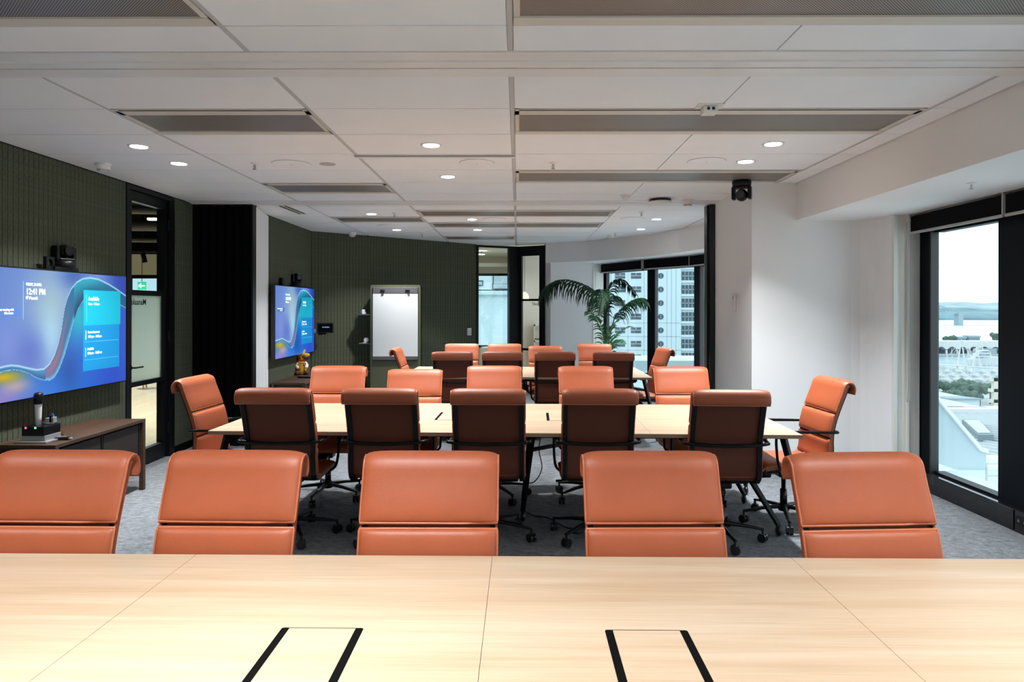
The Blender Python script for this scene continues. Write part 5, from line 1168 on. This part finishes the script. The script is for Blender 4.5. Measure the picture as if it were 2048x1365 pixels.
def sail(u, v, Y, Hm, lab, L=9):
    c = at(u, v, Y); y = empty('sailboat', (c.x, Y, SEA), random.uniform(1.3, 1.8), label=lab, cat='boat', group='sailing boats in the marina')
    bm = bmesh.new(); pts = [(-L/2, -1.1), (L*0.2, -1.2), (L/2, 0), (L*0.2, 1.2), (-L/2, 1.1)]
    a = [bm.verts.new((x*0.9, q*0.6, 0)) for x, q in pts]; b = [bm.verts.new((x, q, 1.3)) for x, q in pts]; bm.faces.new(a[::-1]); bm.faces.new(b)
    for k in range(5): bm.faces.new((a[k], a[(k+1) % 5], b[(k+1) % 5], b[k]))
    box(bm, -L*0.2, L*0.15, -0.7, 0.7, 1.3, 1.9); obj('hull', bm, 'boat', y)
    bm = bmesh.new(); tube(bm, [(0.5, 0, 1.2), (0.5, 0, Hm)], [0.14, 0.08], 6); tube(bm, [(0.5, 0, Hm), (L/2, 0, 1.3)], 0.05, 4); tube(bm, [(0.5, 0, Hm), (-L/2, 0, 1.3)], 0.05, 4); tube(bm, [(0.3, 0, 2.4), (-L*0.4, 0, 2.3)], 0.16, 6); obj('mast', bm, 'boat', y)
rb_ = random.Random(9)
RN = ('farthest', 'middle', 'nearest'); CN = ('first', 'second', 'third', 'fourth', 'fifth', 'last')
for r_, (v, du) in enumerate(((746, 6), (754, 16), (763, 2))):
    for k in range(6):
        Y = 33.05*F/(v-617); u = 1866+du+k*23
        sail(u, v, Y, rb_.choice([5, 7, 11, 14]), 'white sailing boat in the marina, %s from left in the %s row' % (CN[k], RN[r_]) if k < 5 else 'white sailing boat in the marina, rightmost in the %s row' % RN[r_], rb_.uniform(5, 6.5))
# footbridge with pylons
fb = empty('cable_footbridge', (at(1884, 733, 385).x, 368, SEA), label='white cable-stayed footbridge with leaning pylons across the marina', cat='bridge')
bm = bmesh.new(); tube(bm, [(-14, 0, 3.6), (0, -6, 3.2), (18, -9, 2.4)], 0.8, 6, flat=0.35); obj('walkway', bm, 'boat', fb)
for x, hh in ((-2, 17), (6, 13)):
    bm = bmesh.new(); tube(bm, [(x-2.5, -3, 0), (x, -3, hh)], [0.5, 0.2], 6); tube(bm, [(x+2.5, -3, 0), (x, -3, hh)], [0.5, 0.2], 6); obj('pylon', bm, 'boat', fb)
    bm = bmesh.new()
    for k in (-9, -6, 6, 9): tube(bm, [(x, -3, hh), (x+k, -3-0.3*k, 3.3)], 0.09, 4)
    obj('stay_cables', bm, 'boat', fb)
# roofs in the middle distance
def roofblk(u0, u1, v0, v1, Y, m, lab, nm='low_roof_building', dep=None):
    a, b = at(u0, v0, Y), at(u1, v1, Y); Yf = Y; s = empty(nm, ((a.x+b.x)/2, Y, 0), label=lab, cat='building'); w = abs(b.x-a.x)/2
    zt = at(u0, v1, Y).z; d = dep or 12
    obj('walls', B((-w, w, 0, d, SEA, zt)), 'b_white', s)
    zf = at(u0, v0, Y+d).z
    bm = bmesh.new(); v = [bm.verts.new(p) for p in ((-w-0.3, -0.3, zt), (w+0.3, -0.3, zt), (w+0.3, d, zf), (-w-0.3, d, zf), (-w-0.3, -0.3, zt+0.3), (w+0.3, -0.3, zt+0.3), (w+0.3, d, zf+0.3), (-w-0.3, d, zf+0.3))]
    for f_ in ((3, 2, 1, 0), (4, 5, 6, 7), (0, 1, 5, 4), (1, 2, 6, 5), (2, 3, 7, 6), (3, 0, 4, 7)): bm.faces.new([v[i] for i in f_])
    obj('roof', bm, m, s); return s, zt
roofblk(1860, 1905, 781, 806, 130, 'roof_grey', 'dark grey roof at left below the row of trees', dep=30)
roofblk(1895, 1960, 780, 800, 140, 'roof_grey2', 'wide slate roof below the row of trees', dep=30)
roofblk(1888, 2010, 804, 824, 80, 'roof_grey', 'flat grey roof with air conditioning units on it', dep=16)
for i, (u, v) in enumerate(((1905, 810), (1942, 808), (1984, 809))):
    c = at(u, v, 84); s = empty('rooftop_air_unit', (c.x, 84, c.z-1.0), label='white boxy air unit on the flat grey roof, %s' % ('leftmost', 'middle one', 'rightmost')[i], cat='air unit'); obj('unit_case', B((-0.95, 0.95, -0.5, 0.5, -0.5, 0.7)), 'boat', s); obj('unit_fan', B((0.0, 0.8, -0.63, -0.6, -0.3, 0.6)), 'roof_grey', s)
c = at(1994, 757, 170); s = empty('beige_block', (c.x+2.5, 170, SEA), label='beige multi-storey block at right edge of the near window view', cat='building')
obj('walls', B((-2.5, 8, 0.4, 1.6, 0, c.z-SEA)), 'roof_grey', s)
for k in range(7): obj('floor_band', B((-4, 8, 0, 1, c.z-SEA-0.8-2.6*k, c.z-SEA-2.6*k)), 'cream', s)
obj('corner_pier', B((-3.2, -2.2, 0, 1, 0, c.z-SEA)), 'cream', s)
# nearest roof: gable parapet, ribbed roof with skylight, railing
nr_ = empty('neighbour_roof', (9.5, 16, 0), label='white ribbed roof with skylight behind a sloping parapet outside right window', cat='building')
Q = [at(u, v, 16.0) for u, v in ((1800, 700), (1878, 806), (1959, 902), (1973, 906), (1973, 1100), (1800, 1100))]
bm = bmesh.new(); va = [bm.verts.new((q.x-9.5, 0, q.z)) for q in Q]; vb = [bm.verts.new((q.x-9.5, 0.25, q.z)) for q in Q]
bm.faces.new(va[::-1]); bm.faces.new(vb)
for k in range(6): bm.faces.new((va[k], va[(k+1) % 6], vb[(k+1) % 6], vb[k]))
bmesh.ops.recalc_face_normals(bm, faces=bm.faces); obj('parapet_wall', bm, 'parapet', nr_)
bm = bmesh.new(); pts = [q for q in Q[:4]]; w3 = Vector((-9.5, 0, 0))
prev = None
for q in pts:
    r = [bm.verts.new((q.x-9.5, y, q.z+dz_)) for y, dz_ in ((-0.08, 0.0), (-0.08, 0.10), (0.42, 0.10), (0.42, 0.0))]
    if prev:
        for k in range(4): bm.faces.new((prev[k], prev[(k+1) % 4], r[(k+1) % 4], r[k]))
    prev = r
bmesh.ops.recalc_face_normals(bm, faces=bm.faces); obj('parapet_cap', bm, 'boat', nr_)
def rp(u, v, y0=17.0, y1=34.0, z0=None):
    """point on the roof plane through (y0,z(v=915)) and (y1,z(v=828))"""
    za, zb_ = at(1990, 915, y0).z, at(1990, 828, y1).z; m_ = (zb_-za)/(y1-y0)
    d = ray(u, v); t = (za-m_*y0-CAMZ)/(d.z-m_*d.y); return Vector((d.x*t, d.y*t, CAMZ+d.z*t))
za, zb_ = at(1990, 915, 17).z, at(1990, 828, 34).z; mR = (zb_-za)/17
bm = bmesh.new(); nrib = 60
for k in range(nrib):
    x0_ = -3+k*0.5; vs = []
    for y in (1.0, 18.0):
        z = za+mR*(y-1.0); vs.append([bm.verts.new((x0_+dx, y, z+dz_)) for dx, dz_ in ((0, 0), (0.12, 0), (0.16, 0.06), (0.24, 0.06), (0.28, 0), (0.5, 0))])
    for j in range(5): bm.faces.new((vs[0][j], vs[0][j+1], vs[1][j+1], vs[1][j]))
obj('ribbed_roof', bm, 'roof_white', nr_)
obj('ridge_cap', B((-3, 27, 17.8, 18.4, za+mR*17-0.1, za+mR*17+0.25)), 'boat', nr_)
obj('gutter', B((-3, 27, 0.75, 1.0, za-0.25, za+0.05)), 'boat', nr_)
obj('lower_wall', B((0.3, 27, 0.95, 1.2, SEA, za-0.2)), 'b_white', nr_)
sk_ = [rp(1924, 850), rp(1959, 850), rp(1988, 884), rp(1957, 884)]
bm = bmesh.new(); lo_ = [bm.verts.new((q.x-9.5, q.y-16, q.z+0.02)) for q in sk_]; hi_ = [bm.verts.new((q.x-9.5, q.y-16, q.z+0.22)) for q in sk_]
bm.faces.new(hi_)
for k in range(4): bm.faces.new((lo_[k], lo_[(k+1) % 4], hi_[(k+1) % 4], hi_[k]))
bmesh.ops.recalc_face_normals(bm, faces=bm.faces); sl = obj('skylight', bm, 'roof_grey', nr_)
c_ = sum((Vector(q) for q in sk_), Vector())/4
bm = bmesh.new(); bm.faces.new([bm.verts.new(((q.x-c_.x)*0.86+c_.x-9.5, (q.y-c_.y)*0.86+c_.y-16, (q.z-c_.z)*0.86+c_.z+0.235)) for q in sk_]); obj('skylight_pane', bm, 'roof_white', sl)
rl = empty('roof_railing', (at(1974, 930, 12).x, 12, 0), label='thin metal railing below the neighbour roof outside the right window', cat='railing')
zr = [at(1990, 928, 12).z, at(1990, 952, 12).z]; bm = bmesh.new()
for z in zr: tube(bm, [(0, 0, z), (4, 0, z)], 0.012, 6)
obj('rails', bm, 'silver', rl)
for x in (0, 1.2, 2.4, 3.6): bm = bmesh.new(); tube(bm, [(x, 0, zr[0]), (x, 0, zr[1]-0.6)], 0.015, 6); obj('post', bm, 'silver', rl)
obj('terrace_slab', B((-0.5, 4.2, -0.5, 3.0, zr[1]-0.75, zr[1]-0.6)), 'b_white', rl)
# tower behind the far windows
TY = 165.0; tb0 = at(1186, 617, TY).x; tb1 = at(1391, 617, TY).x
tw = empty('office_tower', (0, TY, SEA), label='pale office tower with rows of windows and round portholes outside far windows', cat='building')
xc0, xc1 = at(1362, 617, TY).x, tb1
obj('tower_wall', B((tb0, xc0, 0, 18, 0, 70)), 'b_white', tw)
obj('tower_wall', B((xc0, xc1, 0.6, 18, 0, 70)), 'b_white', tw)
step = 27.2*TY/F
cols = (1240, 1272, 1208)
for r_ in range(16):
    zc = at(1240, 552, TY).z-SEA + step*(5-r_)
    if zc < 1 or zc > 70: continue
    for u in cols:
        x = at(u, 617, TY).x; w = 10.2*TY/F; o = obj('tower_window', B((x-w, x+w, -0.05, 0.0, zc-5.8*TY/F, zc+5.8*TY/F)), 'b_win', tw)
        obj('window_bar', B((x-w, x+w, -0.12, -0.05, zc-0.1, zc+0.1), (x-0.1, x+0.1, -0.12, -0.05, zc, zc+5.8*TY/F)), 'b_winframe', o)
    x = at(1321.5, 617, TY).x; bm = bmesh.new(); cyl(bm, (x, -0.05, zc), 5.6*TY/F, 0.1, 'Y', 24); o = obj('porthole', bm, 'b_win', tw)
    obj('porthole_bar', B((x-0.07, x+0.07, -0.18, -0.1, zc-0.5, zc+0.45)), 'b_winframe', o)
    o = obj('window_bay', B((xc0+0.1, xc1, 0.5, 0.6, zc-9*TY/F, zc+9*TY/F)), 'b_win', tw)
    obj('bay_bars', B(*[(xc0+0.1+k*0.85, xc0+0.25+k*0.85, 0.4, 0.5, zc-9*TY/F, zc+9*TY/F) for k in range(5)], (xc0, xc1, 0.4, 0.5, zc-0.1, zc+0.1)), 'b_winframe', o)
    obj('spandrel', B((xc0, xc1+0.1, 0.2, 0.5, zc-13.6*TY/F, zc-9*TY/F)), 'b_white', tw)
for u in (1222, 1256, 1288, 1311, 1334, 1343, 1352):
    x = at(u, 617, TY).x; obj('panel_joint', B((x-0.06, x+0.06, -0.03, 0.0, 0, 70)), 'b_joint', tw)
for k in range(9): obj('panel_joint', B((tb0, xc0, -0.03, 0.0, 3+k*step*1.0+0.7, 3+k*step*1.0+0.85)), 'b_joint', tw)
# plinth / street in front of tower
pz = at(1350, 722, 60); s = empty('podium_roof', (pz.x, 60, SEA), label='flat pale podium roof below the tower outside the far windows', cat='building')
obj('podium', B((-9, 6, 0, 14, 0, pz.z-SEA-0.5)), 'b_white', s); obj('parapet', B((-9, 6, -0.2, 0.2, pz.z-SEA-0.8, pz.z-SEA)), 'roof_grey2', s)
# blocks seen right of tower
for i, (u0, u1, v, Y, m, lab) in enumerate(((1398, 1430, 640, 400, 'roof_grey2', 'distant grey block right of the tower'), (1396, 1428, 662, 300, 'brickish', 'distant brick apartment block right of the tower'), (1394, 1440, 690, 220, 'b_white', 'pale low block right of the tower foot'))):
    a, b = at(u0, v, Y), at(u1, v, Y); s = empty('distant_block', ((a.x+b.x)/2, Y, SEA), label=lab, cat='building'); w = (b.x-a.x)/2; h = a.z-SEA
    obj('block_wall', B((-w, w, 0, 12, 0, h)), m, s)
    for r_ in range(4): obj('window_row', B(*[(-w+0.6+k*w*0.4, -w+0.6+k*w*0.4+w*0.22, -0.1, 0, h-2.6-r_*3.2, h-1.2-r_*3.2) for k in range(5)]), 'b_win', s)
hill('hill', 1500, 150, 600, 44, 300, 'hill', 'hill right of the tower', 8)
# building outside the corridor windows
cb = empty('opposite_building', (-8, 62, SEA), label='pale bluish building seen through the far glass partition', cat='building')
obj('wall', B((-30, 9.5, 0, 10, 0, 60)), 'b_white', cb)
for x, z, w, h in ((at(956, 567, 62).x, at(956, 567, 62).z, 0.9, 0.5), (at(1001, 560, 62).x, at(1001, 560, 62).z, 1.4, 0.9), (at(1001, 573, 62).x, at(1001, 573, 62).z, 1.5, 0.6)):
    o = obj('window', B((x+8-w/2, x+8+w/2, -0.1, 0, z-SEA-h/2, z-SEA+h/2)), 'b_win', cb); obj('pane', B((x+8-w/2+0.1, x+8+w/2-0.1, -0.14, -0.1, z-SEA-h/2+0.1, z-SEA+h/2-0.1)), 'b_joint', o)
obj('cornice', B((-30, 9.5, -0.3, 0, at(960, 592, 62).z-SEA, at(960, 591, 62).z-SEA+0.05)), 'roof_grey2', cb)
